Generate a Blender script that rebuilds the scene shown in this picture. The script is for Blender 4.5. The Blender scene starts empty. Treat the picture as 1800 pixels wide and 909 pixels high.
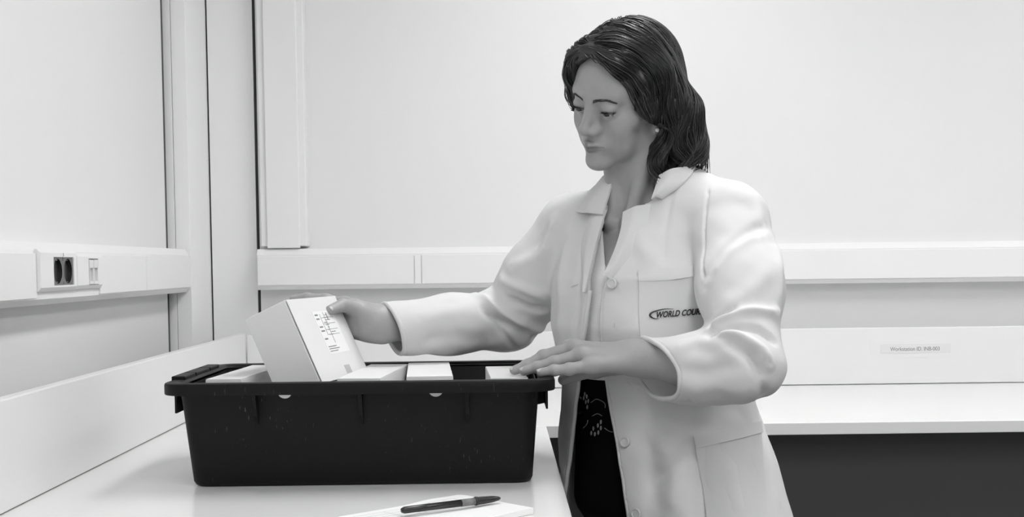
import bpy, bmesh, math, random
import numpy as np
from mathutils import Matrix, Vector

# ------------------------------------------------------------------ camera, world, exposure
SC = bpy.context.scene
COL = SC.collection
F_PX = 2300.0                       # focal length in pixels of the 1800 px wide frame
CAM_C = np.array([0.0, 0.0, 1.285])
def _camera_axes():
    yaw, pitch, roll = math.atan(20/2300.), math.radians(3.0), math.radians(0.65)
    f = np.array([math.sin(yaw)*math.cos(pitch), math.cos(yaw)*math.cos(pitch), -math.sin(pitch)])
    r = np.cross(f, [0, 0, 1]); r /= np.linalg.norm(r); u = np.cross(r, f)
    return r*math.cos(roll) - u*math.sin(roll), u*math.cos(roll) + r*math.sin(roll), f
CR, CU, CF = _camera_axes()
PPX, PPY = 901.39, 585.30           # principal point (the photograph is a crop of a larger frame)
cam = bpy.data.cameras.new('camera'); cam_o = bpy.data.objects.new('camera', cam); COL.objects.link(cam_o)
cam.sensor_fit = 'HORIZONTAL'; cam.sensor_width = 36.0; cam.lens = 36.0*F_PX/1800.0
cam.shift_x = (900.0-PPX)/1800.0; cam.shift_y = (PPY-454.5)/1800.0
cam.clip_start = 0.05; cam.clip_end = 60
m = Matrix.Identity(4)
for i in range(3):
    m[i][0], m[i][1], m[i][2], m[i][3] = CR[i], CU[i], -CF[i], CAM_C[i]
cam_o.matrix_world = m
SC.camera = cam_o
W = bpy.data.worlds.new('world'); SC.world = W; W.use_nodes = True
W.node_tree.nodes['Background'].inputs[0].default_value = (0.5, 0.5, 0.5, 1)
W.node_tree.nodes['Background'].inputs[1].default_value = 0.3
SC.view_settings.view_transform = 'Standard'; SC.view_settings.look = 'None'
SC.view_settings.gamma = 1.0; SC.view_settings.use_curve_mapping = False
SC.view_settings.exposure = 0.0
LAMP = 16.2                          # strength of the ceiling panels

def at(px, py, Y):                   # a point of the place at depth Y, found along the sight line of a photo pixel
    d = CF + CR*(px-PPX)/F_PX - CU*(py-PPY)/F_PX
    return CAM_C + d*(Y/d[1])

# ------------------------------------------------------------------ materials
MATS = {}
def mat(name, tone, rough=0.5, var=0.0, scale=20.0, bump=0.0, bscale=60.0, spec=0.5, metal=0.0, emit=0.0, sss=0.0, attr=None, coat=0.0, alpha=1.0, stretch=None):
    m = bpy.data.materials.new(name); m.use_nodes = True
    nt = m.node_tree; b = nt.nodes['Principled BSDF']; L = nt.links
    b.inputs['Base Color'].default_value = (tone, tone, tone, 1)
    b.inputs['Roughness'].default_value = rough; b.inputs['Metallic'].default_value = metal
    b.inputs['Specular IOR Level'].default_value = spec
    if coat: b.inputs['Coat Weight'].default_value = coat
    if alpha < 1: b.inputs['Alpha'].default_value = alpha
    tc = nt.nodes.new('ShaderNodeTexCoord')
    src = tc.outputs['Object']
    if stretch:
        mp = nt.nodes.new('ShaderNodeMapping'); mp.inputs['Scale'].default_value = stretch
        L.new(src, mp.inputs['Vector']); src = mp.outputs['Vector']
    if var or attr:
        n = nt.nodes.new('ShaderNodeTexNoise'); n.inputs['Scale'].default_value = scale; n.inputs['Detail'].default_value = 4
        L.new(src, n.inputs['Vector'])
        mr = nt.nodes.new('ShaderNodeMapRange'); mr.inputs['To Min'].default_value = 1-var; mr.inputs['To Max'].default_value = 1+var
        L.new(n.outputs['Fac'], mr.inputs['Value'])
        mu = nt.nodes.new('ShaderNodeMath'); mu.operation = 'MULTIPLY'; mu.inputs[0].default_value = tone
        if attr:
            a = nt.nodes.new('ShaderNodeAttribute'); a.attribute_name = attr
            L.new(a.outputs['Fac'], mu.inputs[0])
        L.new(mr.outputs['Result'], mu.inputs[1])
        cc = nt.nodes.new('ShaderNodeCombineColor')
        for k in range(3): L.new(mu.outputs[0], cc.inputs[k])
        L.new(cc.outputs[0], b.inputs['Base Color'])
    if bump:
        n2 = nt.nodes.new('ShaderNodeTexNoise'); n2.inputs['Scale'].default_value = bscale; n2.inputs['Detail'].default_value = 6
        L.new(src, n2.inputs['Vector'])
        bp = nt.nodes.new('ShaderNodeBump'); bp.inputs['Strength'].default_value = bump; bp.inputs['Distance'].default_value = 0.002
        L.new(n2.outputs['Fac'], bp.inputs['Height']); L.new(bp.outputs['Normal'], b.inputs['Normal'])
    if sss:
        b.inputs['Subsurface Weight'].default_value = sss; b.inputs['Subsurface Radius'].default_value = (0.004, 0.004, 0.004)
        b.inputs['Subsurface Scale'].default_value = 1.0
    if emit:
        b.inputs['Emission Color'].default_value = (1, 1, 1, 1); b.inputs['Emission Strength'].default_value = emit
    MATS[name] = m
    return m
mat('wall_panel', 0.80, 0.45, 0.015, 3)
mat('wall_paint', 0.80, 0.7, 0.015, 3)
mat('wall_grey', 0.38, 0.7, 0.02, 3)
mat('trim_white', 0.9, 0.5)
mat('plastic_white', 0.84, 0.35)
mat('plastic_offwhite', 0.74, 0.4)
mat('worktop', 0.80, 0.22, 0.02, 4, spec=0.5)
mat('upstand', 0.80, 0.4, 0.015, 4)
mat('dark_panel', 0.055, 0.5, 0.06, 3)
mat('floor_vinyl', 0.24, 0.4, 0.1, 12)
mat('metal_grey', 0.4, 0.35, metal=0.8)
mat('lamp_diffuser', 0.9, 0.5, emit=LAMP)
mat('port_grey', 0.45, 0.4)
mat('socket_dark', 0.13, 0.4)
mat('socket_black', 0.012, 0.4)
mat('brass', 0.6, 0.3, metal=1.0)
mat('card_white', 0.76, 0.55, 0.015, 12)
mat('card_inside', 0.6, 0.7, 0.04, 30)
mat('print_black', 0.02, 0.6)
mat('print_grey', 0.22, 0.6)
mat('print_light', 0.5, 0.6)
mat('paper', 0.86, 0.6)
mat('sticker_film', 0.72, 0.3)
mat('pen_black', 0.02, 0.25)
mat('pen_grey', 0.18, 0.3)

# ------------------------------------------------------------------ object helpers
def link(name, me, material=None, parent=None, smooth=False):
    o = bpy.data.objects.new(name, me); COL.objects.link(o)
    if material is not None: me.materials.append(MATS[material] if isinstance(material, str) else material)
    if parent is not None: o.parent = parent
    if smooth:
        me.polygons.foreach_set('use_smooth', [True]*len(me.polygons))
    return o
def world_loc(p):
    v = Vector((0, 0, 0))
    while p is not None:
        v += p.location; p = p.parent
    return v
def mesh_obj(name, verts, faces, material, parent=None, smooth=False):
    """verts in place coordinates; stored relative to the parent (parents are never rotated)"""
    v = np.asarray(verts, float)
    if parent is not None: v = v - np.array(world_loc(parent))
    me = bpy.data.meshes.new(name); me.from_pydata(v.tolist(), [], [list(map(int, f)) for f in faces]); me.update()
    return link(name, me, material, parent, smooth)
def bm_obj(name, bm, material, parent=None, smooth=False):
    if parent is not None:
        bmesh.ops.translate(bm, vec=-world_loc(parent), verts=bm.verts)
    bmesh.ops.recalc_face_normals(bm, faces=bm.faces)
    me = bpy.data.meshes.new(name); bm.to_mesh(me); bm.free()
    return link(name, me, material, parent, smooth)
def box_bm(lo, hi, bev=0.0, seg=2, bm=None):
    own = bm is None
    if own: bm = bmesh.new()
    r = bmesh.ops.create_cube(bm, size=1.0)
    lo = Vector(lo); hi = Vector(hi)
    for v in r['verts']:
        v.co = Vector((lo[k] + (v.co[k]+0.5)*(hi[k]-lo[k]) for k in range(3)))
    if bev:
        es = list({e for v in r['verts'] for e in v.link_edges})
        bmesh.ops.bevel(bm, geom=es, offset=bev, segments=seg, affect='EDGES', profile=0.5)
    return bm
def box(name, lo, hi, material, parent=None, bev=0.0, seg=2):
    return bm_obj(name, box_bm(lo, hi, bev, seg), material, parent)
def root(name, loc, label, cat, group=None):
    o = bpy.data.objects.new(name, None); COL.objects.link(o); o.location = loc; o.empty_display_size = 0.05
    return tag(o, label, cat, group)
def tag(o, label=None, cat=None, group=None, kind=None):
    if label: o['label'] = label
    if cat: o['category'] = cat
    if group: o['group'] = group
    if kind: o['kind'] = kind
    return o
def struct(o, label=None, cat=None): return tag(o, label, cat, None, 'structure')
def prism(name, prof, axis, a, b, material, parent=None):
    """profile (list of 2-D points) swept straight along an axis from a to b"""
    n = len(prof); V = []
    for t in (a, b):
        for p in prof:
            V.append((t, p[0], p[1]) if axis == 'x' else ((p[0], t, p[1]) if axis == 'y' else (p[0], p[1], t)))
    Fc = [[i, (i+1) % n, n+(i+1) % n, n+i] for i in range(n)] + [list(range(n))[::-1], list(range(n, 2*n))]
    bm = bmesh.new(); vs = [bm.verts.new(v) for v in V]
    for f in Fc: bm.faces.new([vs[i] for i in f])
    return bm_obj(name, bm, material, parent)
def rring(cx, cy, hx, hy, r, z, n=6):
    pts = []
    for (sx, sy, a0) in ((1, 1, 0), (-1, 1, 90), (-1, -1, 180), (1, -1, 270)):
        for k in range(n+1):
            a = math.radians(a0 + 90*k/n)
            pts.append((cx+sx*(hx-r)+r*math.cos(a), cy+sy*(hy-r)+r*math.sin(a), z))
    return pts
def loft(name, rings, material, parent=None, cap0=False, cap1=False, close=False, smooth=True, sharp=35):
    n = len(rings[0]); V = [p for r in rings for p in r]; Fc = []
    R = len(rings)
    for i in range(R if close else R-1):
        j = (i+1) % R
        for k in range(n):
            Fc.append([i*n+k, i*n+(k+1) % n, j*n+(k+1) % n, j*n+k])
    if cap0: Fc.append(list(range(n))[::-1])
    if cap1: Fc.append(list(range((R-1)*n, R*n)))
    bm = bmesh.new(); vs = [bm.verts.new(tuple(v)) for v in V]
    for f in Fc: bm.faces.new([vs[i] for i in f])
    o = bm_obj(name, bm, material, parent, smooth)
    if smooth and sharp: sharpen(o, sharp)
    return o
def sharpen(o, deg):
    me = o.data; bm = bmesh.new(); bm.from_mesh(me)
    for e in bm.edges:
        if len(e.link_faces) == 2 and e.calc_face_angle(0) > math.radians(deg): e.smooth = False
    bm.to_mesh(me); bm.free()
def tube(pts, rad, seg=8, caps=True):
    """verts, faces of a tube along pts with radius per point"""
    P = np.asarray(pts, float); n = len(P); rad = np.broadcast_to(rad, (n,))
    T = np.gradient(P, axis=0); T /= np.linalg.norm(T, axis=1)[:, None]+1e-12
    ref = np.array([0, 0, 1.0]) if abs(T[0][2]) < 0.9 else np.array([1.0, 0, 0])
    V = []
    u = np.cross(T[0], ref); u /= np.linalg.norm(u)
    for i in range(n):
        u = u - T[i]*(u@T[i]); u /= np.linalg.norm(u); w = np.cross(T[i], u)
        for k in range(seg):
            a = 2*math.pi*k/seg
            V.append(P[i] + rad[i]*(u*math.cos(a)+w*math.sin(a)))
    Fc = [[i*seg+k, i*seg+(k+1) % seg, (i+1)*seg+(k+1) % seg, (i+1)*seg+k] for i in range(n-1) for k in range(seg)]
    if caps: Fc += [list(range(seg))[::-1], list(range((n-1)*seg, n*seg))]
    return V, Fc
def merge(parts):
    V = []; Fc = []
    for v, f in parts:
        b = len(V); V += list(map(tuple, v)); Fc += [[i+b for i in q] for q in f]
    return V, Fc
def frame_box(name, O, ax, ay, az, lo, hi, material, parent=None, bev=0.0):
    """box in a local frame O + x*ax + y*ay + z*az"""
    bm = box_bm(lo, hi, bev)
    M = Matrix.Identity(4)
    for i in range(3): M[i][0], M[i][1], M[i][2], M[i][3] = ax[i], ay[i], az[i], O[i]
    bm.transform(M)
    return bm_obj(name, bm, material, parent)
def text_obj(name, s, size, O, ax, ay, material, parent=None, thick=0.0002, shear=0.0, bold=0.0, width=None, warp=None):
    cu = bpy.data.curves.new(name, 'FONT'); cu.body = s; cu.size = size; cu.extrude = thick; cu.shear = shear; cu.offset = bold
    to = bpy.data.objects.new('tmp_text', cu); COL.objects.link(to)
    dg = bpy.context.evaluated_depsgraph_get(); dg.update()
    me = bpy.data.meshes.new_from_object(to.evaluated_get(dg))
    bpy.data.objects.remove(to); bpy.data.curves.remove(cu)
    v = np.array([w.co[:] for w in me.vertices])
    v[:, 0] -= v[:, 0].min()
    if width: v[:, 0] *= width/v[:, 0].max()
    ax = np.array(ax, float); ay = np.array(ay, float); az = np.cross(ax, ay)
    p = np.array(O) + v[:, :1]*ax + v[:, 1:2]*ay + v[:, 2:3]*az if warp is None else warp(v)
    fs = [list(q.vertices) for q in me.polygons]; bpy.data.meshes.remove(me)
    return mesh_obj(name, p, fs, material, parent)

# ------------------------------------------------------------------ the room
CEIL = 2.62; XL = -0.842; YB = 3.56; XR = 3.6; YF = -2.4
def slab(name, lo, hi, material, label=None, cat=None): return struct(box(name, lo, hi, material), label, cat)
slab('floor', (XL-0.1, YF-0.1, -0.08), (XR+0.1, YB+0.15, 0), 'floor_vinyl', 'grey vinyl floor of the workroom', 'floor')
slab('ceiling', (XL-0.1, YF-0.1, CEIL), (XR+0.1, YB+0.15, CEIL+0.08), 'wall_paint', 'white flat ceiling above the workstations', 'ceiling')
slab('wall_right', (XR, YF-0.1, 0), (XR+0.1, YB+0.15, CEIL), 'wall_grey', 'grey painted wall at the right side', 'wall')
slab('wall_front', (XL-0.1, YF-0.1, 0), (XR+0.1, YF, CEIL), 'wall_grey', 'grey painted wall behind the viewer', 'wall')
wl = slab('wall_left', (XL-0.1, YF, 0), (XL-0.022, YB+0.15, CEIL), 'wall_paint', 'white panelled wall at left with dark panel joints', 'wall')
box('wall_panel', (XL-0.022, YF, 0), (XL, 3.312, CEIL), 'wall_panel', wl)
box('joint_shade', (XL-0.0218, 3.3122, 0), (XL-0.0015, 3.3348, CEIL), 'socket_black', wl)  # black strip stands in for the shade inside the open panel gap
box('joint_shade', (-0.7855, 3.566, 0), (-0.7818, 3.61, CEIL), 'socket_black', wl)  # gap shade of the corner joint, again added as a black strip
wb = slab('wall_back', (XL-0.1, YB+0.06, 0), (XR+0.1, YB+0.15, CEIL), 'wall_paint', 'smooth white panelled back wall behind the woman', 'wall')
box('wall_panel', (-0.652, YB, 0), (XR, YB+0.06, CEIL), 'wall_panel', wb)
box('joint_shade', (-0.6595, YB+0.004, 0), (-0.6525, YB+0.05, CEIL), 'socket_black', wb)  # black strip supplies the shade of the gap left of the back panel
# boxed-in corner column: side cover, corner joint and front cover
t0 = struct(box('trim_3', (XL-0.0215, 3.335, 0), (-0.8245, 3.60, CEIL), 'trim_white', None, 0.0008), 'narrow white strip between the left wall panel and the corner cover', 'cover strip')
t1 = struct(box('trim_1', (-0.8235, 3.3352, 0), (-0.786, 3.60, CEIL), 'trim_white', None, 0.0012), 'white corner cover strip on the left wall', 'cover strip')
t2 = struct(box('trim_2', (-0.7815, 3.560, 0), (-0.660, 3.619, CEIL), 'trim_white', None, 0.001), 'white corner cover strip beside the dark joint of the back wall', 'cover strip')

# ------------------------------------------------------------------ cable trunking on both walls and up the back wall
ZT0, ZT1 = 1.224, 1.333
def trunk_profile(s, base, d):
    # across the wall: distance from the wall and height
    q = [(0, ZT0), (d*0.86, ZT0), (d, ZT0+0.010), (d, ZT1-0.016), (d*0.80, ZT1), (0, ZT1)]
    return [(base+s*x, z) for x, z in q]
D_T = 0.056
tk = root('cable_trunking', (XL, 1.0, ZT0), 'white horizontal cable trunking on the left wall carrying the sockets', 'cable trunking')
prism('trunk_body', trunk_profile(1, XL+0.0006, D_T-0.0046), 'y', YF+0.3, 3.332, 'plastic_white', tk)
for a, b in ((YF+0.3, 2.225), (2.578, 2.915), (2.918, 3.331)):
    box('trunk_cover', (XL+D_T-0.006, a, ZT0+0.012), (XL+D_T, b, ZT1-0.020), 'plastic_white', tk, 0.0012)
tb = root('cable_trunking', (-0.2, YB, ZT0), 'long white horizontal cable trunking across the back wall', 'cable trunking')
prism('trunk_body', trunk_profile(-1, YB-0.0006, D_T+0.0034), 'x', -0.650, XR-0.02, 'plastic_white', tb)
for a, b in ((-0.648, -0.232), (-0.2295, -0.213), (-0.2105, 1.62), (1.623, XR-0.03)):
    box('trunk_cover', (a, YB-D_T-0.008, ZT0+0.012), (b, YB-D_T, ZT1-0.020), 'plastic_white', tb, 0.0012)
tv = root('vertical_duct', (-0.575, YB, ZT1), 'white vertical cable duct rising from the back trunking beside the corner', 'cable duct')
box('duct_body', (-0.640, YB-0.050, ZT1+0.007), (-0.516, YB, CEIL), 'plastic_white', tv, 0.003)
box('duct_cover', (-0.622, YB-0.058, ZT1+0.002), (-0.534, YB-0.048, CEIL), 'plastic_white', tv, 0.002)

# ------------------------------------------------------------------ sockets in the left trunking
XS = XL+D_T
def outlet_plate(name, y0, y1, z0, z1, hole, parent, h=0.0055):
    """one-piece cover plate with a rectangular opening and sloped skirts"""
    a0, a1, b0, b1 = hole; xb = XS-0.0034; V = []
    for (x, p, q, r, t) in ((xb, y0, y1, z0-0.003, z1+0.003), (XS+0.001, y0, y1, z0-0.003, z1+0.003), (XS+h, y0+0.002, y1-0.002, z0+0.004, z1-0.003), (XS+h, a0, a1, b0, b1), (xb, a0, a1, b0, b1)):
        V += [(x, p, r), (x, q, r), (x, q, t), (x, p, t)]
    Fc = [[4*k+i, 4*k+(i+1) % 4, 4*k+4+(i+1) % 4, 4*k+4+i] for k in range(4) for i in range(4)]
    bm = bmesh.new(); vs = [bm.verts.new(v) for v in V]
    for f in Fc: bm.faces.new([vs[i] for i in f])
    return bm_obj(name, bm, 'plastic_white', parent)
so = root('power_outlet', (XS, 2.32, ZT0), 'white double power outlet with black socket insert in the left trunking', 'socket')
outlet_plate('cover_plate', 2.227, 2.420, 1.250, 1.317, (2.296, 2.404, 1.257, 1.307), so)
yA, yB2, zA, zB = 2.296, 2.404, 1.257, 1.307
# insert face with two round openings: a grid ring mesh around each hole
def holed_plate(name, x, y0, y1, z0, z1, cy, cz, r, material, parent, depth=0.0065, seg=28):
    V = []; Fc = []; U = []; G = []
    for k in range(seg):
        a = 2*math.pi*(k+0.5)/seg; c, s = math.cos(a), math.sin(a)
        t = min((y1-cy if c > 0 else cy-y0)/max(abs(c), 1e-6), (z1-cz if s > 0 else cz-z0)/max(abs(s), 1e-6))
        V += [(x, cy+c*t, cz+s*t), (x, cy+c*r, cz+s*r)]; U += [(x-0.0002, cy+c*r, cz+s*r), (x-depth, cy+c*r*0.96, cz+s*r*0.96)]
    for k in range(seg):
        j = (k+1) % seg
        Fc.append([2*k, 2*j, 2*j+1, 2*k+1]); G.append([2*k, 2*j, 2*j+1, 2*k+1])
    o = mesh_obj(name, V, Fc, material, parent)
    mesh_obj('socket_well', U, G+[[2*k+1 for k in range(seg)]], 'socket_black', o)
    return o
for k in range(2):
    cy = yA + (0.25+0.5*k)*(yB2-yA); cz = (zA+zB)/2
    h = holed_plate('socket_insert', XS+0.0035, yA+k*(yB2-yA)/2, yA+(k+1)*(yB2-yA)/2, zA, zB, cy, cz, 0.0222, 'socket_dark', so)
    for dz in (-0.0195, 0.0195):
        box('earth_clip', (XS-0.0026, cy-0.002, cz+dz-0.0008), (XS+0.002, cy+0.002, cz+dz+0.0008), 'metal_grey', so)
box('number_sticker', (XS+0.0050, 2.335, 1.3082), (XS+0.0060, 2.368, 1.3142), 'paper', so)
text_obj('sticker_print', '2L', 0.0075, (XS+0.0061, 2.343, 1.3088), (0, 1, 0), (0, 0, 1), 'print_grey', so)
do = root('data_outlet', (XS, 2.5, ZT0), 'white data outlet with two network ports beside the power outlet', 'socket')
outlet_plate('cover_plate', 2.4215, 2.576, 1.251, 1.312, (2.490, 2.549, 1.255, 1.305), do)
box('port_module', (XS-0.0034, 2.491, 1.2555), (XS-0.001, 2.548, 1.3045), 'plastic_offwhite', do)
for k in range(2):
    y0 = 2.4935+0.0275*k
    box('label_window', (XS-0.001, y0, 1.287), (XS+0.0062, y0+0.0245, 1.303), 'plastic_offwhite', do, 0.0008)
    p = box('port_shutter', (XS-0.001, y0+0.003, 1.262), (XS+0.0005, y0+0.0215, 1.286), 'port_grey', do)
    for (a, b) in ((y0, y0+0.003), (y0+0.0215, y0+0.0245)):
        box('port_frame', (XS-0.001, a, 1.2565), (XS+0.0062, b, 1.287), 'plastic_white', do)
    box('port_sill', (XS-0.001, y0+0.003, 1.2565), (XS+0.0062, y0+0.0215, 1.262), 'plastic_white', do)

# ------------------------------------------------------------------ benches
ZB = 0.953; XE = 0.090
lb = root('side_bench', (-0.3, 1.5, 0), 'white workbench with raised back board along the left wall, under the black bin', 'workbench')
box('worktop', (-0.70, -0.6, ZB-0.025), (XE, 2.668, ZB), 'worktop', lb, 0.0015)
box('upstand', (-0.70, -0.6, ZB+0.0015), (-0.68, 3.478, ZB+0.156), 'upstand', lb, 0.0022)
for y in (-0.5, 1.1, 2.58):
    box('support_panel', (-0.66, y, 0), (-0.06, y+0.03, ZB-0.0255), 'plastic_white', lb, 0.001)
box('back_rail', (-0.68, -0.5, 0.55), (-0.66, 2.58, ZB-0.0255), 'plastic_white', lb)
bb = root('back_bench', (1.2, 3.1, 0), 'white workbench with dark lower front running along the back wall', 'workbench')
box('worktop', (-0.70, 2.670, ZB-0.025), (XR-0.1, 3.50, ZB), 'worktop', bb, 0.0015)
box('upstand', (-0.678, 3.480, ZB+0.0015), (XR-0.1, 3.50, ZB+0.152), 'upstand', bb, 0.0022)
box('lower_front', (-0.60, 2.760, 0), (XR-0.14, 2.79, ZB-0.0255), 'dark_panel', bb)
box('end_panel', (XR-0.14, 2.70, 0), (XR-0.1, 3.48, ZB-0.0255), 'plastic_white', bb)
st = root('workstation_label', (1.10, 3.48, 1.047), 'small printed label reading Workstation ID on the back bench upstand', 'label')
box('clear_film', (0.985, 3.4792, 1.024), (1.222, 3.48, 1.070), 'upstand', st)
box('label_strip', (1.012, 3.4786, 1.036), (1.199, 3.4794, 1.060), 'sticker_film', st)
box('label_paper', (1.0135, 3.4782, 1.0372), (1.1975, 3.4788, 1.0588), 'card_white', st)
text_obj('label_print', 'Workstation ID. INB-003', 0.0145, (1.038, 3.4780, 1.0425), (1, 0, 0), (0, 0, 1), 'print_grey', st, width=0.132)

# ------------------------------------------------------------------ ceiling lights (outside the frame, above the benches)
def ceiling_light(x, y, lab, hx=0.15, hy=0.6):
    r = root('ceiling_light', (x, y, CEIL), lab, 'ceiling light', 'ceiling light panels')
    box('lamp_frame', (x-hx-0.02, y-hy-0.02, CEIL-0.02), (x+hx+0.02, y+hy+0.02, CEIL-0.0005), 'plastic_white', r, 0.002)
    box('diffuser', (x-hx, y-hy, CEIL-0.026), (x+hx, y+hy, CEIL-0.0195), 'lamp_diffuser', r)
for x, y, lab in ((0.42, 2.3, 'long ceiling light panel above the side bench and the woman'),
                  (0.42, 0.3, 'long ceiling light panel above the near end of the side bench'),
                  (2.2, 2.3, 'long ceiling light panel above the right part of the back bench'),
                  (2.2, 0.3, 'long ceiling light panel on the right, towards the viewer'),
                  (0.42, -1.5, 'long ceiling light panel behind the viewer, nearer the left wall'),
                  (2.2, -1.5, 'long ceiling light panel behind the viewer, nearer the right wall')):
    ceiling_light(x, y, lab)

# ------------------------------------------------------------------ black storage bin
BX, BY = -0.2135, 2.120; ZR = 1.115
nt_bin = mat('bin_plastic', 0.004, 0.5, 0.25, 40, bump=0.12, bscale=250, spec=0.22)
# pale scuffs: short upright scratches
nt = nt_bin.node_tree; L = nt.links; b = nt.nodes['Principled BSDF']
tc = nt.nodes.new('ShaderNodeTexCoord'); mp = nt.nodes.new('ShaderNodeMapping'); mp.inputs['Scale'].default_value = (340, 340, 38)
L.new(tc.outputs['Object'], mp.inputs['Vector'])
nz = nt.nodes.new('ShaderNodeTexNoise'); nz.inputs['Scale'].default_value = 1.0; nz.inputs['Detail'].default_value = 2
L.new(mp.outputs[0], nz.inputs['Vector'])
nz2 = nt.nodes.new('ShaderNodeTexNoise'); nz2.inputs['Scale'].default_value = 9.0; nz2.inputs['Detail'].default_value = 2
L.new(tc.outputs['Object'], nz2.inputs['Vector'])
ra = nt.nodes.new('ShaderNodeMapRange'); ra.inputs['From Min'].default_value = 0.685; ra.inputs['From Max'].default_value = 0.78
L.new(nz.outputs['Fac'], ra.inputs['Value'])
rb = nt.nodes.new('ShaderNodeMapRange'); rb.inputs['From Min'].default_value = 0.46; rb.inputs['From Max'].default_value = 0.68
L.new(nz2.outputs['Fac'], rb.inputs['Value'])
mm = nt.nodes.new('ShaderNodeMath'); mm.operation = 'MULTIPLY'; L.new(ra.outputs[0], mm.inputs[0]); L.new(rb.outputs[0], mm.inputs[1])
old = b.inputs['Base Color'].links[0].from_socket
mx = nt.nodes.new('ShaderNodeMix'); mx.data_type = 'RGBA'; mx.inputs['B'].default_value = (0.10, 0.10, 0.10, 1)
L.new(mm.outputs[0], mx.inputs['Factor']); L.new(old, mx.inputs['A']); L.new(mx.outputs['Result'], b.inputs['Base Color'])

tote = root('storage_bin', (BX, BY, ZB), 'black plastic storage bin holding white cartons on the side bench', 'storage bin')
def bin_ring(z, inset, r=0.022):
    t = (z-ZB)/(ZR-ZB)
    return rring(BX, BY, 0.258+0.012*t-inset, 0.146+0.038*t-inset if False else 0.150+0.030*t-inset, r, z)
WT = 0.0035
rings = [bin_ring(ZB+0.0005, 0.006, 0.018), bin_ring(ZB+0.0025, 0.002), bin_ring(ZB+0.008, 0)]
for z in np.linspace(ZB+0.03, ZR-0.008, 6): rings.append(bin_ring(z, 0))
# openings under the rim are cut through both walls
body = loft('bin_body', rings + [bin_ring(z, WT, 0.019) for z in np.linspace(ZR-0.008, ZB+0.006, 7)], 'bin_plastic', tote, cap0=True, cap1=True)
sol = []
def cutter(x, y, z):
    v, f = tube([(x, y-0.05, z), (x, y+0.05, z)], 0.0112, 20); return v, f
cv, cf = merge([cutter(x, y, 1.1000) for x in (-0.324, -0.099) for y in (BY-0.175, BY+0.175)])
co = mesh_obj('hole_cutter', cv, cf, 'bin_plastic')
bo = body.modifiers.new('holes', 'BOOLEAN'); bo.object = co; bo.operation = 'DIFFERENCE'; bo.solver = 'EXACT'
co.location = (0, 0, 0)
dg = bpy.context.evaluated_depsgraph_get(); dg.update()
me2 = bpy.data.meshes.new_from_object(body.evaluated_get(dg)); body.modifiers.clear(); body.data = me2
bpy.data.objects.remove(co)
# turned-down rim
def rim_ring(ox, oy, z, r): return rring(BX+0.001, BY, 0.292+ox, 0.204+oy, r, z, 8)
loft('rim', [rim_ring(-0.025, -0.025, ZR-0.0045, 0.02), rim_ring(-0.0225, -0.0225, ZR-0.001, 0.021), rim_ring(-0.019, -0.019, ZR, 0.024), rim_ring(-0.004, -0.004, ZR, 0.038), rim_ring(-0.001, -0.001, ZR-0.0012, 0.04), rim_ring(0, 0, ZR-0.004, 0.041),
             rim_ring(0, 0, ZR-0.0165, 0.041), rim_ring(-0.001, -0.001, ZR-0.018, 0.04), rim_ring(-0.003, -0.003, ZR-0.018, 0.038), rim_ring(-0.0032, -0.0032, ZR-0.006, 0.038), rim_ring(-0.021, -0.021, ZR-0.006, 0.022)], 'bin_plastic', tote, close=True)
# stiffening ribs under the rim, front and back
for x in (-0.367, -0.2105, -0.052):
    for s in (-1, 1):
        yo = BY+s*0.176
        prof = [(yo, ZR-0.010), (yo+s*0.020, ZR-0.010), (yo+s*0.018, ZR-0.020), (yo+s*0.004, ZR-0.052), (yo-s*0.006, ZR-0.066), (yo-s*0.012, ZR-0.066)]
        prism('rib', prof, 'x', x-0.0028, x+0.0028, 'bin_plastic', tote)
# end grips: raised segmented grip on the short sides with side webs below
for s in (-1, 1):
    xo = BX+0.001+s*0.2815
    for k, (ya, yb) in enumerate(((-0.125, -0.055), (-0.050, 0.045), (0.050, 0.120))):
        box('grip_segment', (xo-0.0105, BY+ya, ZR-0.003), (xo+0.0105, BY+yb, ZR+(0.0050 if s < 0 else 0.0008)), 'bin_plastic', tote, 0.0015 if s < 0 else 0.0)
    for y in (-0.03, 0.03):
        x0 = BX+s*0.266
        prof = [(x0, ZR-0.008), (x0+s*0.018, ZR-0.008), (x0+s*0.018, ZR-0.052), (x0-s*0.002, ZR-0.056)]
        prism('grip_web', prof, 'y', BY+y-0.002, BY+y+0.002, 'bin_plastic', tote)
    prism('grip_web', [(BX+s*0.264, ZR-0.008), (BX+s*0.283, ZR-0.008), (BX+s*0.283, ZR-0.05), (BX+s*0.280, ZR-0.05), (BX+s*0.279, ZR-0.012), (BX+s*0.264, ZR-0.012)], 'y', BY-0.14, BY+0.14, 'bin_plastic', tote)

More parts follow.
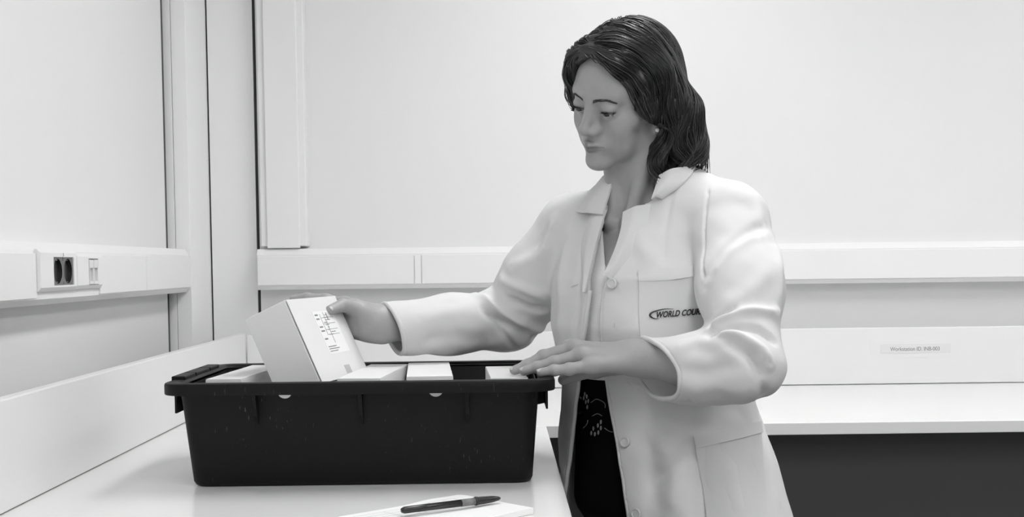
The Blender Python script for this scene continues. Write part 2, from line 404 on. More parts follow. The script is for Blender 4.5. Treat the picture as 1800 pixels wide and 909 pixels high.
# ------------------------------------------------------------------ white cartons
def carton(label, O, ax, ay, az, sx, sy, sz, name='carton', open_top=False):
    """O: corner; ax, ay, az unit axes; a body plus lid flap seam"""
    O = np.array(O, float); ax, ay, az = [np.array(v, float)/np.linalg.norm(v) for v in (ax, ay, az)]
    r = root(name, tuple(O+ax*sx/2+ay*sy/2), label, 'carton', 'white cartons in the bin')
    frame_box('carton_body', O, ax, ay, az, (0, 0, 0), (sx, sy, sz-0.0012), 'card_white', r, 0.0006)
    # tuck lid: a sheet on top with a hinge along one side and a front tuck edge
    frame_box('lid_flap', O, ax, ay, az, (0.0004, 0.0004, sz-0.0010), (sx-0.0004, sy-0.0004, sz), 'card_white', r, 0.0003)
    return r, O, ax, ay, az
def upright(label, fl, bl, w, ztop, h, tilt=0.0, open_top=False):
    fl = np.array(fl); bl = np.array(bl); d = bl-fl; n = np.linalg.norm(d); ay = np.array([d[0]/n, d[1]/n, 0.0]); ax = np.array([ay[1], -ay[0], 0.0])
    az = np.array([0, 0, 1.0])
    if tilt:
        c, s = math.cos(tilt), math.sin(tilt); ax, az = ax*c + az*s, az*c - ax*s
    O = np.array([fl[0], fl[1], ztop]) - az*h
    return carton(label, O, ax, ay, az, w, n, h, 'carton')
upright('white carton standing in the bin, just right of the lifted carton', (-0.250, 1.980), (-0.227, 2.262), 0.066, 1.1150, 0.149)
upright('white carton standing alone in the middle of the bin', (-0.145, 1.980), (-0.162, 2.262), 0.071, 1.1165, 0.150)
upright('white carton in the bin under the fingers of the resting hand', (-0.0170, 1.982), (-0.0280, 2.215), 0.057, 1.1125, 0.147)
upright('white carton lying low at the left end of the bin', (-0.450, 1.984), (-0.432, 2.262), 0.055, 1.1160, 0.148)
upright('low white carton lying beside the left end carton', (-0.384, 1.985), (-0.374, 2.250), 0.066, 1.060, 0.09)

# the carton being lifted out: solved corner and edge directions
s_ = 1/1136.0
Pc = at(499.7, 527.8, 2.02)
dwn = np.array([0.434, -0.11, -1.0]); dwn /= np.linalg.norm(dwn)
rgt = np.array([58.0, 220.0, 1.0]); rgt -= dwn*(rgt@dwn); rl = np.linalg.norm(rgt)*s_; rgt /= np.linalg.norm(rgt)
lft = np.cross(rgt, dwn); lft /= np.linalg.norm(lft)
if lft[0] > 0: lft = -lft
HB, WB, LB = 0.141, 0.0735, rl
tag_l = 'white carton with an address label, tilted and lifted by a hand'
lc = root('carton', tuple(Pc+dwn*HB), tag_l, 'carton', 'white cartons in the bin')
O_ = Pc+dwn*HB                                    # bottom corner under the near edge
frame_box('carton_body', O_, lft, rgt, -dwn, (0, 0, 0), (WB, LB, HB), 'card_white', lc, 0.0008)
frame_box('side_flap', O_, lft, rgt, -dwn, (-0.0030, 0.0012, 0.0), (-0.0019, LB, HB-0.0005), 'card_white', lc, 0.0003)
frame_box('flap_joint', O_, lft, rgt, -dwn, (-0.0020, 0.006, 0.002), (-0.0001, LB-0.002, HB-0.003), 'card_inside', lc)
lb_ = frame_box('address_label', O_, lft, rgt, -dwn, (-0.0035, 0.075, 0.042), (-0.0030, 0.160, 0.116), 'paper', lc)
lines = bmesh.new()
random.seed(5)
def mark(y0, z0, y1, z1): box_bm((-0.0038, y0+0.003, 0.046+(z0-0.053)*0.73), (-0.0034, y1+0.003, 0.046+(z1-0.053)*0.73), bm=lines)
for k in range(7):                               # bold reference column and table rules
    z = 0.142-0.0095*k
    if k % 3 != 2: mark(0.077, z-0.0035, 0.077+random.uniform(0.008, 0.014), z)
mark(0.112, 0.072, 0.1128, 0.146); mark(0.096, 0.092, 0.0968, 0.142)
mark(0.122, 0.128, 0.125, 0.144)
for z in (0.132, 0.118, 0.104, 0.092): mark(0.096, z, 0.146, z+0.0009)
for k in range(9):
    z = 0.138-0.0058*k; y = random.uniform(0.100, 0.116); mark(y, z, y+random.uniform(0.006, 0.022), z+0.0016)
for k in range(3):
    z = 0.064-0.0055*k; mark(0.078, z, 0.078+random.uniform(0.03, 0.05), z+0.0018)
M = Matrix.Identity(4)
for i in range(3): M[i][0], M[i][1], M[i][2], M[i][3] = lft[i], rgt[i], -dwn[i], O_[i]
lines.transform(M); bm_obj('label_print', lines, 'print_grey', lb_)
frame_box('small_sticker', O_, lft, rgt, -dwn, (-0.0035, 0.110, 0.006), (-0.0030, 0.132, 0.020), 'print_light', lc)

# ------------------------------------------------------------------ note sheet and pen in the foreground
nB = np.array([-0.060, 1.832]); e1 = np.array([-0.74, -0.673]); e2 = np.array([0.673, -0.74])
nr = root('note_pad', (nB[0], nB[1], ZB), 'white printed form on the bench in front of the bin', 'paper')
def sheet_pts(z0, inset, nu=24, nv=14, L1=0.21, L2=0.148, curl=0.004):
    V = []
    for j in range(nv+1):
        for i in range(nu+1):
            u = i/nu*L1; v = j/nv*L2
            # rounded corner: shrink near the corner
            r = 0.010; uu, vv = u, v
            if u < r and v < r:
                du, dv = r-u, r-v; q = max(du, dv); l = math.hypot(du, dv)
                if l > 1e-9: uu, vv = r-du*q/l, r-dv*q/l
            p = nB + e1*(uu+inset) + e2*(vv+inset)
            z = z0 + curl*math.exp(-(u/0.05)**2)*0.6 + 0.0022*math.exp(-((u-0.06)/0.03)**2)*math.exp(-(v/0.04)**2)
            V.append((p[0], p[1], z))
    return V, nu, nv
V, nu, nv = sheet_pts(ZB+0.0065, 0)
Vb = [(x, y, ZB+0.0006) for x, y, z in V]
n1 = len(V); Fc = [[j*(nu+1)+i, j*(nu+1)+i+1, (j+1)*(nu+1)+i+1, (j+1)*(nu+1)+i] for j in range(nv) for i in range(nu)]
bd = [i for i in range(nu+1)] + [j*(nu+1)+nu for j in range(1, nv+1)] + [nv*(nu+1)+i for i in range(nu-1, -1, -1)] + [j*(nu+1) for j in range(nv-1, 0, -1)]
Fs = Fc + [[n1+q for q in f[::-1]] for f in Fc] + [[bd[(k+1) % len(bd)], bd[k], n1+bd[k], n1+bd[(k+1) % len(bd)]] for k in range(len(bd))]
mesh_obj('pad_sheets', V+Vb, Fs, 'paper', nr)
def zsheet(u, v): return ZB+0.0065 + 0.004*math.exp(-(u/0.05)**2)*0.6 + 0.0022*math.exp(-((u-0.06)/0.03)**2)*math.exp(-(v/0.04)**2)
rule = []
def rule_line(u0, v0, u1, v1, w=0.0005):
    n = 12; q = []
    d = np.array([u1-u0, v1-v0]); d /= np.linalg.norm(d); pn = np.array([-d[1], d[0]])*w
    for i in range(n+1):
        t = i/n; u = u0+(u1-u0)*t; v = v0+(v1-v0)*t
        for s in (-1, 1):
            a, b_ = u+s*pn[0], v+s*pn[1]; p = nB+e1*a+e2*b_
            q.append((p[0], p[1], zsheet(a, b_)+0.0005))
    rule.append((q, [[2*i, 2*i+1, 2*i+3, 2*i+2] for i in range(n)]))
for v in (0.018, 0.032, 0.046, 0.060): rule_line(0.03, v, 0.2, v)
for u in (0.03, 0.05, 0.075, 0.085, 0.11, 0.12, 0.15, 0.2): rule_line(u, 0.018, u, 0.060)
v, f = merge(rule); mesh_obj('printed_table', v, f, 'print_light', nr)
pz = ZB+0.0155
tip = np.array([-0.004, 1.760, pz]); tail = np.array([-0.132, 1.680, pz]); dv = (tail-tip); pl = np.linalg.norm(dv); dv /= pl
pn_ = root('ballpoint_pen', tuple(tail[:2])+(ZB+0.0095,), 'dark ballpoint pen lying across the printed form', 'pen')
def along(ts, rs, name, material, seg=14):
    v, f = tube([tip+dv*t for t in ts], rs, seg); return mesh_obj(name, v, f, material, pn_, True)
along([0, 0.001, 0.004, 0.012, 0.028, 0.036, 0.037], [0.0008, 0.0018, 0.0030, 0.0043, 0.0052, 0.0054, 0.0054], 'pen_cap', 'pen_black')
along([0.037, 0.040, 0.041], [0.0060, 0.0060, 0.0054], 'pen_ring', 'pen_black')
along([0.041, 0.062], [0.0050, 0.0050], 'pen_grip', 'pen_grey')
along([0.062, pl-0.004, pl], [0.0048, 0.0046, 0.0030], 'pen_barrel', 'pen_black')

# ================================================================== the woman
# ---- small signed-distance toolkit: shapes are blended as distance fields and meshed with surface nets
def smin(a, b, k):
    h = np.maximum(k-np.abs(a-b), 0.0)/k
    return np.minimum(a, b) - h*h*k*0.25
def smax(a, b, k): return -smin(-a, -b, k)
def ell(P, c, r):
    dt = P.dtype; q = P-np.asarray(c, dt); r = np.asarray(r, dt)
    q = q/r; k0 = np.sqrt(np.einsum('ij,ij->i', q, q)); q = q/r; k1 = np.sqrt(np.einsum('ij,ij->i', q, q))
    return k0*(k0-dt.type(1.0))/np.maximum(k1, dt.type(1e-9))
def cap(P, a, b, ra, rb=None):
    dt = P.dtype; a = np.asarray(a, float); b = np.asarray(b, float); rb = ra if rb is None else rb
    ab = b-a; q = P-a.astype(dt); w = (ab/max(ab@ab, 1e-12)).astype(dt)
    t = np.clip(q@w, 0, 1).astype(dt); q = q-t[:, None]*ab.astype(dt)
    return np.sqrt(np.einsum('ij,ij->i', q, q))-(dt.type(ra)+dt.type(rb-ra)*t)
def chain(P, pts, rads, k=0.01):
    d = None
    for i in range(len(pts)-1):
        e = cap(P, pts[i], pts[i+1], rads[i], rads[i+1])
        d = e if d is None else smin(d, e, k)
    return d
def polydist(P, pts):
    d = None
    for i in range(len(pts)-1):
        e = cap(P, pts[i], pts[i+1], 0.0, 0.0); d = e if d is None else np.minimum(d, e)
    return d
def surface(f, lo, hi, h, B=4, proj=1, slack=1.3, relax=0):
    """mesh the zero level of f inside a box; only blocks near the surface are sampled"""
    lo = np.asarray(lo, float); BB = B*4; n = np.ceil((np.asarray(hi)-lo)/(h*BB)).astype(int)
    G = np.stack(np.meshgrid(*[np.arange(k) for k in n], indexing='ij'), -1).reshape(-1, 3)
    def keep(G, b):
        cen = (lo+(G+0.5)*b*h).astype(np.float32)
        fc = np.concatenate([f(c) for c in np.array_split(cen, max(1, len(cen)//100000+1))])
        return G[np.abs(fc) < b*h*0.87*slack+0.001]
    sub = np.array([(x, y, z) for x in (0, 1) for y in (0, 1) for z in (0, 1)])
    G = keep(G, BB); n = n*4
    for b in (BB//2, B):
        G = (G[:, None, :]*2+sub[None]).reshape(-1, 3); G = keep(G, b)
    N = n*B+1
    ax = np.arange(B+1); loc = np.stack(np.meshgrid(ax, ax, ax, indexing='ij'), -1).reshape(-1, 3)
    keys = []; pos = []; quads = []
    E3 = [((0, 0, 0), (1, 0, 0)), ((0, 1, 0), (1, 1, 0)), ((0, 0, 1), (1, 0, 1)), ((0, 1, 1), (1, 1, 1)),
          ((0, 0, 0), (0, 1, 0)), ((1, 0, 0), (1, 1, 0)), ((0, 0, 1), (0, 1, 1)), ((1, 0, 1), (1, 1, 1)),
          ((0, 0, 0), (0, 0, 1)), ((1, 0, 0), (1, 0, 1)), ((0, 1, 0), (0, 1, 1)), ((1, 1, 0), (1, 1, 1))]
    gid = lambda I: (I[..., 0].astype(np.int64)*(N[1]+2)+I[..., 1])*(N[2]+2)+I[..., 2]
    for ch in np.array_split(G, max(1, len(G)//900)):
        if len(ch) == 0: continue
        I = ch[:, None, :]*B+loc[None]
        val = f((lo+I*h).reshape(-1, 3).astype(np.float32)).reshape(len(ch), B+1, B+1, B+1)
        sg = val < 0
        corner = [sg[:, x:x+B, y:y+B, z:z+B] for x in (0, 1) for y in (0, 1) for z in (0, 1)]
        cnt = sum(c.astype(np.int8) for c in corner)
        b, i, j, k = np.nonzero((cnt > 0) & (cnt < 8))
        if len(b) == 0: continue
        acc = np.zeros((len(b), 3)); m_ = np.zeros(len(b))
        for p, q in E3:
            va = val[b, i+p[0], j+p[1], k+p[2]]; vb = val[b, i+q[0], j+q[1], k+q[2]]
            s = (va < 0) != (vb < 0)
            t = np.where(s, va/np.where(s, va-vb, 1), 0)
            pt = np.array(p)+t[:, None]*(np.array(q)-np.array(p))
            acc += np.where(s[:, None], pt, 0); m_ += s
        cell = ch[b]*B+np.stack([i, j, k], 1)
        keys.append(gid(cell+1)); pos.append(lo+(cell+acc/m_[:, None])*h)
        for a_, (o1, o2) in enumerate((((0, 1, 0), (0, 0, 1)), ((0, 0, 1), (1, 0, 0)), ((1, 0, 0), (0, 1, 0)))):
            e = np.eye(3, dtype=int)[a_]
            s0 = sg[:, :B, :B, :B]; s1 = sg[:, e[0]:e[0]+B, e[1]:e[1]+B, e[2]:e[2]+B]
            b2, i2, j2, k2 = np.nonzero(s0 != s1)
            c = ch[b2]*B+np.stack([i2, j2, k2], 1)+1
            q = np.stack([gid(c), gid(c-np.array(o1)), gid(c-np.array(o1)-np.array(o2)), gid(c-np.array(o2))], 1)
            fl = s0[b2, i2, j2, k2]
            q[~fl] = q[~fl][:, ::-1]
            quads.append(q)
    keys = np.concatenate(keys); pos = np.concatenate(pos); quads = np.concatenate(quads)
    o = np.argsort(keys); ks = keys[o]; pos = pos[o]
    ix = np.searchsorted(ks, quads); ix = np.clip(ix, 0, len(ks)-1)
    ok = (ks[ix] == quads).all(1); Q = ix[ok]
    for _ in range(proj):
        d = f(pos); g = grad(f, pos, h*0.4)
        st_ = np.clip(d/np.maximum((g*g).sum(1), 0.2), -h*0.6, h*0.6)
        pos = pos-st_[:, None]*g
    if relax:
        e = np.concatenate([Q[:, [0, 1]], Q[:, [1, 2]], Q[:, [2, 3]], Q[:, [3, 0]]]); e = np.concatenate([e, e[:, ::-1]])
        cnt = np.maximum(np.bincount(e[:, 0], minlength=len(pos)), 1)[:, None]
        for _ in range(relax):
            pos = 0.45*pos+0.55*np.stack([np.bincount(e[:, 0], pos[e[:, 1], k], minlength=len(pos)) for k in range(3)], 1)/cnt
    return pos, Q
def grad(f, P, e=0.001):
    return np.stack([f(P+np.eye(3)[i]*e)-f(P-np.eye(3)[i]*e) for i in range(3)], 1)/(2*e)
def normals(f, P, e=0.002):
    g = grad(f, P, e); return g/np.maximum(np.linalg.norm(g, axis=1), 1e-9)[:, None]
def np_mesh(name, V, Q, material, parent=None, smooth=True, attrs=None):
    V = np.asarray(V, float); Q = np.asarray(Q)
    if parent is not None: V = V-np.array(world_loc(parent))
    me = bpy.data.meshes.new(name); k = Q.shape[1]
    me.vertices.add(len(V)); me.vertices.foreach_set('co', V.astype(np.float32).ravel())
    me.loops.add(Q.size); me.loops.foreach_set('vertex_index', Q.astype(np.int32).ravel())
    me.polygons.add(len(Q)); me.polygons.foreach_set('loop_start', np.arange(0, Q.size, k, dtype=np.int32))
    me.polygons.foreach_set('loop_total', np.full(len(Q), k, dtype=np.int32))
    me.polygons.foreach_set('use_smooth', np.full(len(Q), smooth))
    me.update(calc_edges=True); me.validate()
    for n_, a in (attrs or {}).items():
        at_ = me.attributes.new(n_, 'FLOAT', 'POINT'); at_.data.foreach_set('value', np.asarray(a, np.float32))
    return link(name, me, material, parent)
def sight(px):
    px = np.asarray(px, float)
    d = CF+CR*((px[:, :1]-PPX)/F_PX)-CU*((px[:, 1:2]-PPY)/F_PX)
    return d/np.linalg.norm(d, axis=1)[:, None]
def hit(f, px, t0=1.75, t1=2.75):
    """where the sight line of a photo pixel meets a surface (used to find where details sit on cloth and skin)"""
    d = sight(px); t = np.full(len(d), t0); best = np.full(len(d), 1e9); tb = t.copy()
    for _ in range(130):
        v = f(CAM_C+d*t[:, None])
        up = v < best; best = np.where(up, v, best); tb = np.where(up, t, tb)
        t = np.minimum(t+np.clip(v, 0, 0.015)*0.9, t1)
    return CAM_C+d*tb[:, None]
def smooth_path(pts, n):
    P = np.asarray(pts, float); k = len(P)
    if k < 3:
        t = np.linspace(0, 1, n)[:, None]; return P[0]*(1-t)+P[-1]*t
    X = np.concatenate([[2*P[0]-P[1]], P, [2*P[-1]-P[-2]]]); out = []
    for u in np.linspace(0, k-1, n):
        i = min(int(u), k-2); t = u-i; a, b_, c, d = X[i:i+4]
        out.append(0.5*((2*b_)+(-a+c)*t+(2*a-5*b_+4*c-d)*t*t+(-a+3*b_-3*c+d)*t**3))
    return np.array(out)
def vnoise(P, scale, seed=0):
    """smooth pseudo-random field from a few sine products"""
    rg = np.random.RandomState(seed); v = np.zeros(len(P))
    for _ in range(6):
        k = rg.normal(size=3); k *= scale/np.linalg.norm(k)*rg.uniform(0.7, 1.4); v += np.sin(P@k+rg.uniform(0, 6.28))
    return v/3.0

# ---- pose
PHI = math.radians(45.0)
FWD = np.array([-math.sin(PHI), -math.cos(PHI), 0.0]); LFT = np.array([math.cos(PHI), -math.sin(PHI), 0.0])
def Rm(a, b_, c):
    a, b_, c = [math.radians(v) for v in (a, b_, c)]
    ca, sa, cb, sb, cc, s_c = math.cos(a), math.sin(a), math.cos(b_), math.sin(b_), math.cos(c), math.sin(c)
    return np.array([[ca, -sa, 0], [sa, ca, 0], [0, 0, 1]])@np.array([[1, 0, 0], [0, cb, -sb], [0, sb, cb]])@np.array([[cc, 0, s_c], [0, 1, 0], [-s_c, 0, cc]])
HR = Rm(132.2, -18.5, -14.8); HS = 0.93; HC = at(1094.5, 185.0, 2.13)
def to_head(P): return (P-HC.astype(P.dtype))@(HR/HS).astype(P.dtype)           # head frame: x her right, y forward, z up
def from_head(q): return np.asarray(q, float)*HS@HR.T+HC

# ---- head
EYES = [(-0.031, 0.0705, 0.0135), (0.031, 0.0705, 0.0135)]; ER = 0.0122
def eye_gap(q, c):
    """half-height field of the lid opening around an eye (negative inside the slit)"""
    x = (q[:, 0]-c[0])*(1 if c[0] > 0 else -1)           # outward positive
    z = q[:, 2]-c[2]
    xn = np.clip(x/0.0132, -1, 1)
    up = -0.0022+0.0022*(1-xn*xn)+0.0010*xn
    lo = -0.0022-0.0052*(1-xn*xn)+0.0010*xn
    return np.maximum(np.maximum(z-up, lo-z), np.abs(x)-0.0128)
def head_sdf(q):
    d = ell(q, (0, -0.014, 0.043), (0.0735, 0.093, 0.087))
    d = smin(d, ell(q, (0, 0.022, 0.048), (0.061, 0.064, 0.058)), 0.02)          # forehead
    d = smin(d, ell(q, (0, 0.016, -0.012), (0.056, 0.054, 0.074)), 0.025)        # face
    ax = np.abs(q[:, 0]); s = np.stack([ax, q[:, 1], q[:, 2]], 1)
    d = smin(d, cap(s, (0.046, 0.006, -0.046), (0.012, 0.060, -0.080), 0.0150, 0.0135), 0.022)   # jaw line
    d = smin(d, ell(s, (0.0, 0.0735, -0.0805), (0.0200, 0.0165, 0.0165)), 0.016)          # chin
    d = smin(d, ell(s, (0.037, 0.055, -0.018), (0.0225, 0.019, 0.0225)), 0.020)            # cheek
    d = smin(d, ell(s, (0.031, 0.045, -0.046), (0.025, 0.021, 0.029)), 0.016)             # lower cheek
    d = smin(d, ell(s, (0.049, 0.036, -0.003), (0.016, 0.022, 0.013)), 0.016)             # cheek bone
    d = smin(d, ell(s, (0.004, 0.070, -0.047), (0.023, 0.0185, 0.021)), 0.018)             # mouth region
    d = smin(d, cap(s, (0.010, 0.079, 0.036), (0.043, 0.066, 0.037), 0.0085, 0.007), 0.018)   # brow
    d = smax(d, -ell(s, (0.029, 0.0930, 0.0130), (0.0175, 0.0145, 0.0120)), 0.012)       # socket
    # eyelids around each eye
    for c in EYES:
        l = ell(q, c, (ER+0.0018,)*3)
        l = smin(l, ell(q, (c[0], c[1]+0.003, c[2]+0.0062), (0.0140, 0.0110, 0.0052)), 0.005)   # upper lid fold
        d = smin(d, l, 0.007)
    # nose
    n = cap(q, (0, 0.0805, 0.024), (0, 0.1015, -0.0150), 0.0070, 0.0088)
    n = smin(n, ell(q, (0, 0.1020, -0.0185), (0.0100, 0.0095, 0.0088)), 0.006)
    n = smin(n, ell(s, (0.0118, 0.0935, -0.0215), (0.0068, 0.0088, 0.0072)), 0.006)
    n = smin(n, cap(s, (0.004, 0.082, 0.012), (0.013, 0.082, -0.018), 0.006, 0.007), 0.012)
    d = smin(d, n, 0.010)
    d = smax(d, -ell(s, (0.0066, 0.0980, -0.0285), (0.0036, 0.0052, 0.0044)), 0.003)     # nostril
    # lips
    ul = smin(cap(s, (0.0030, 0.0925, -0.0450), (0.0240, 0.0780, -0.0500), 0.0054, 0.0022), ell(q, (0, 0.0930, -0.0460), (0.006, 0.0056, 0.0042)), 0.004)
    ll = cap(s, (0.0, 0.0905, -0.0555), (0.0205, 0.0790, -0.0517), 0.0062, 0.0024)
    d = smin(d, ul, 0.0035); d = smin(d, ll, 0.0035)
    d = smax(d, -cap(s, (0.0, 0.0992, -0.0503), (0.0255, 0.0820, -0.0507), 0.0015, 0.0010), 0.0022)
    d = smax(d, -ell(q, (0, 0.0965, -0.0662), (0.014, 0.0060, 0.0036)), 0.008)             # dip under the lip
    d = smax(d, -cap(q, (0, 0.0990, -0.0345), (0, 0.0995, -0.0410), 0.0018, 0.0022), 0.004)   # philtrum
    # cut the lid opening, keeping clear of the eyeball behind
    for c in EYES:
        cut = np.maximum(eye_gap(q, c), np.maximum(c[1]-q[:, 1], ell(q, c, (ER+0.006,)*3)))
        d = smax(d, -cut, 0.0012)
        d = smax(d, -ell(q, c, (ER-0.0002,)*3), 0.0005)
    # ears
    e = ell(s, (0.0735, -0.008, 0.004), (0.0065, 0.0165, 0.030)); e = smax(e, -ell(s, (0.0805, -0.004, 0.006), (0.006, 0.0105, 0.019)), 0.004)
    e = smin(e, ell(s, (0.0725, 0.000, -0.029), (0.0045, 0.0075, 0.0090)), 0.006)
    d = smin(d, e, 0.006)
    return d*HS

# ---- hands: joint positions along sight lines at their own distances
def J(l): return [at(*p) for p in l]
LW = at(1128, 630, 1.990)
LH_F = {'index': (J([(1002, 612, 2.047), (955, 626, 2.057), (928, 641, 2.057), (908, 649, 2.057)]), [0.0105, 0.0092, 0.0082, 0.0068]),
        'middle': (J([(1010, 611, 2.021), (958, 628, 2.023), (926, 643, 2.021), (904, 651, 2.019)]), [0.0112, 0.0097, 0.0086, 0.0072]),
        'ring': (J([(1023, 624, 1.997), (974, 637, 1.995), (943, 646, 1.993), (921, 652.5, 1.991)]), [0.0108, 0.0094, 0.0084, 0.0072]),
        'little': (J([(1040, 642, 1.975), (1001, 649, 1.969), (974, 651, 1.967), (951, 655, 1.966)]), [0.0104, 0.0088, 0.0078, 0.0066])}
LH_T = (J([(1092, 640, 2.025), (1048, 650, 2.060), (1014, 658, 2.072), (990, 668, 2.074)]), [0.017, 0.0125, 0.0105, 0.0085])
RW = at(668, 570, 2.225)
RH_F = {'index': (J([(606, 535, 2.2290), (572, 526, 2.2300), (540, 524, 2.2375), (516, 526, 2.2400)]), [0.0105, 0.0092, 0.0084, 0.0070]),
        'middle': (J([(601, 550, 2.2310), (564, 543, 2.2330), (536, 545, 2.2390), (512, 550, 2.2330)]), [0.0112, 0.0096, 0.0086, 0.0072]),
        'ring': (J([(604, 567, 2.2295), (570, 563, 2.2312), (545, 568, 2.2365), (523, 575, 2.2330)]), [0.0106, 0.0092, 0.0082, 0.0070]),
        'little': (J([(612, 582, 2.2265), (583, 581, 2.2270), (562, 586, 2.2312), (545, 592, 2.2330)]), [0.0100, 0.0084, 0.0074, 0.0062])}
RH_T = (J([(650, 560, 2.2180), (623, 541, 2.2120), (602, 537, 2.1880), (581, 545, 2.1570)]), [0.0165, 0.0125, 0.0108, 0.0084])
def hand_sdf(P, W_, Fg, Th, elbow, wr=0.024):
    arm = (elbow-W_)/np.linalg.norm(elbow-W_)
    mc = [Fg[k][0][0] for k in ('index', 'middle', 'ring', 'little')]
    pn = np.cross(mc[0]-mc[3], mc[1]-W_); pn /= np.linalg.norm(pn)
    ac = mc[0]-mc[3]; ac /= np.linalg.norm(ac)
    d = None
    wp = [W_+ac*x for x in (0.014, 0.005, -0.005, -0.014)]
    for m_, w_ in zip(mc, wp):
        e = cap(P, m_, w_, 0.0125, 0.0165); d = e if d is None else smin(d, e, 0.012)
    d = smin(d, chain(P, [W_-arm*0.012, W_+arm*0.07, elbow], [0.0245, 0.030, 0.040], 0.02), 0.025)
    # ball of the thumb
    d = smin(d, cap(P, Th[0][0], Th[0][1], Th[1][0], Th[1][1]), 0.016)
    t = chain(P, Th[0][1:], Th[1][1:], 0.004); d = smin(d, t, 0.008)
    for k, (pts, rd) in Fg.items():
        f = chain(P, pts, rd, 0.003)
        for j in (1, 2):                                   # knuckles
            f = smin(f, ell(P, pts[j]+pn*0.0, (rd[j]*1.10,)*3), 0.004)
        d = smin(d, f, 0.0055)
        d = smin(d, ell(P, pts[0], (0.0125,)*3), 0.008)
    return d

# ---- arms and torso
TC = np.array([0.243, 2.175, 0.0])                          # vertical axis of the trunk
SH_L = TC+LFT*0.165+np.array([0, 0, 1.352]); SH_R = TC-LFT*0.160+np.array([0, 0, 1.350])
EL_L = at(1318, 655, 1.890); EL_R = at(892, 572, 2.345)
ZK = np.array([0.60, 0.74, 0.88, 0.96, 1.08, 1.18, 1.26, 1.33, 1.40, 1.46])
CA = np.array([0.228, 0.224, 0.212, 0.198, 0.172, 0.174, 0.172, 0.150, 0.108, 0.070])     # coat half width
CB = np.array([0.165, 0.158, 0.148, 0.140, 0.126, 0.128, 0.122, 0.100, 0.076, 0.060])     # coat half depth
CO = np.array([0.000, 0.000, 0.000, 0.000, 0.004, 0.012, 0.010, 0.000, -0.014, -0.02])    # forward shift
CS = np.array([0.062, 0.058, 0.050, 0.038, 0.018, 0.004, 0.000, 0.000, 0.000, 0.000])     # sideways shift
def trunk(P, da=0.0, db=0.0):
    dt = P.dtype; z = P[:, 2]; q = P-TC.astype(dt); s = q@LFT.astype(dt)-np.interp(z, ZK, CS).astype(dt); t = q@FWD.astype(dt)-np.interp(z, ZK, CO).astype(dt)
    a = np.interp(z, ZK, CA).astype(dt)+dt.type(da); b_ = np.interp(z, ZK, CB).astype(dt)+dt.type(db)
    k0 = np.sqrt((s/a)**2+(t/b_)**2); k1 = np.sqrt((s/a**2)**2+(t/b_**2)**2)
    d = k0*(k0-1)/np.maximum(k1, 1e-9)
    return d
def body_sdf(P):
    d = np.full(len(P), 1.0, P.dtype)
    m_ = (np.abs(P[:, 2]-1.1) < 0.5)
    if m_.any():
        p = P[m_]
        t = smax(smax(trunk(p, -0.036, -0.023), p[:, 2]-1.395, 0.05), 1.03-p[:, 2], 0.03)
        nk = cap(p, from_head((0, -0.022, -0.030)), TC-FWD*0.012+np.array([0, 0, 1.375]), 0.050, 0.054)
        t = smin(t, nk, 0.035)
        for S in (SH_L, SH_R): t = smin(t, cap(p, TC-FWD*0.02+np.array([0, 0, 1.385]), S+np.array([0, 0, -0.012]), 0.036, 0.036), 0.03)
        t = smin(t, chain(p, [SH_L, EL_L], [0.046, 0.040]), 0.03); t = smin(t, chain(p, [SH_R, EL_R], [0.046, 0.040]), 0.03)
        # collar bones and the tendons of the neck
        for sg in (1, -1):
            t = smin(t, cap(p, TC+FWD*0.074+LFT*sg*0.018+np.array([0, 0, 1.352]), TC+FWD*0.035+LFT*sg*0.12+np.array([0, 0, 1.378]), 0.007, 0.006), 0.018)
            t = smin(t, cap(p, from_head((-sg*0.055, -0.020, -0.035)), TC+FWD*0.066+LFT*sg*0.016+np.array([0, 0, 1.352]), 0.012, 0.008), 0.02)
        d[m_] = t
    m_ = ((P-HC.astype(P.dtype))**2).sum(1) < 0.17**2
    if m_.any(): d[m_] = smin(d[m_], head_sdf(to_head(P[m_])), 0.016)
    for W_, Fg, Th, el in ((LW, LH_F, LH_T, EL_L), (RW, RH_F, RH_T, EL_R)):
        m_ = ((P-(W_+(W_-el)*0.25).astype(P.dtype))**2).sum(1) < 0.235**2
        if m_.any(): d[m_] = smin(d[m_], hand_sdf(P[m_], W_, Fg, Th, el), 0.01)
    return d

mat('skin', 0.35, 0.42, 0.05, 90, bump=0.10, bscale=420, spec=0.35, sss=0.12, attr='tone')
mat('eye_white', 0.55, 0.15)
mat('hair', 0.012, 0.34, 0.35, 60, spec=0.6)
mat('brow', 0.035, 0.6)
mat('hair_light', 0.085, 0.34, 0.35, 60, spec=0.6)
mat('cotton', 0.66, 0.85, 0.02, 40, bump=0.07, bscale=900, spec=0.2)
mat('knit_white', 0.85, 0.8, spec=0.2)
mat('black_cloth', 0.004, 0.9, spec=0.1)
mat('embroidery', 0.30, 0.8)
mat('pearl', 0.85, 0.15, coat=0.5)
mat('button_plastic', 0.62, 0.2, spec=0.6)
mat('thread', 0.62, 0.8)
mat('shoe_black', 0.01, 0.35)

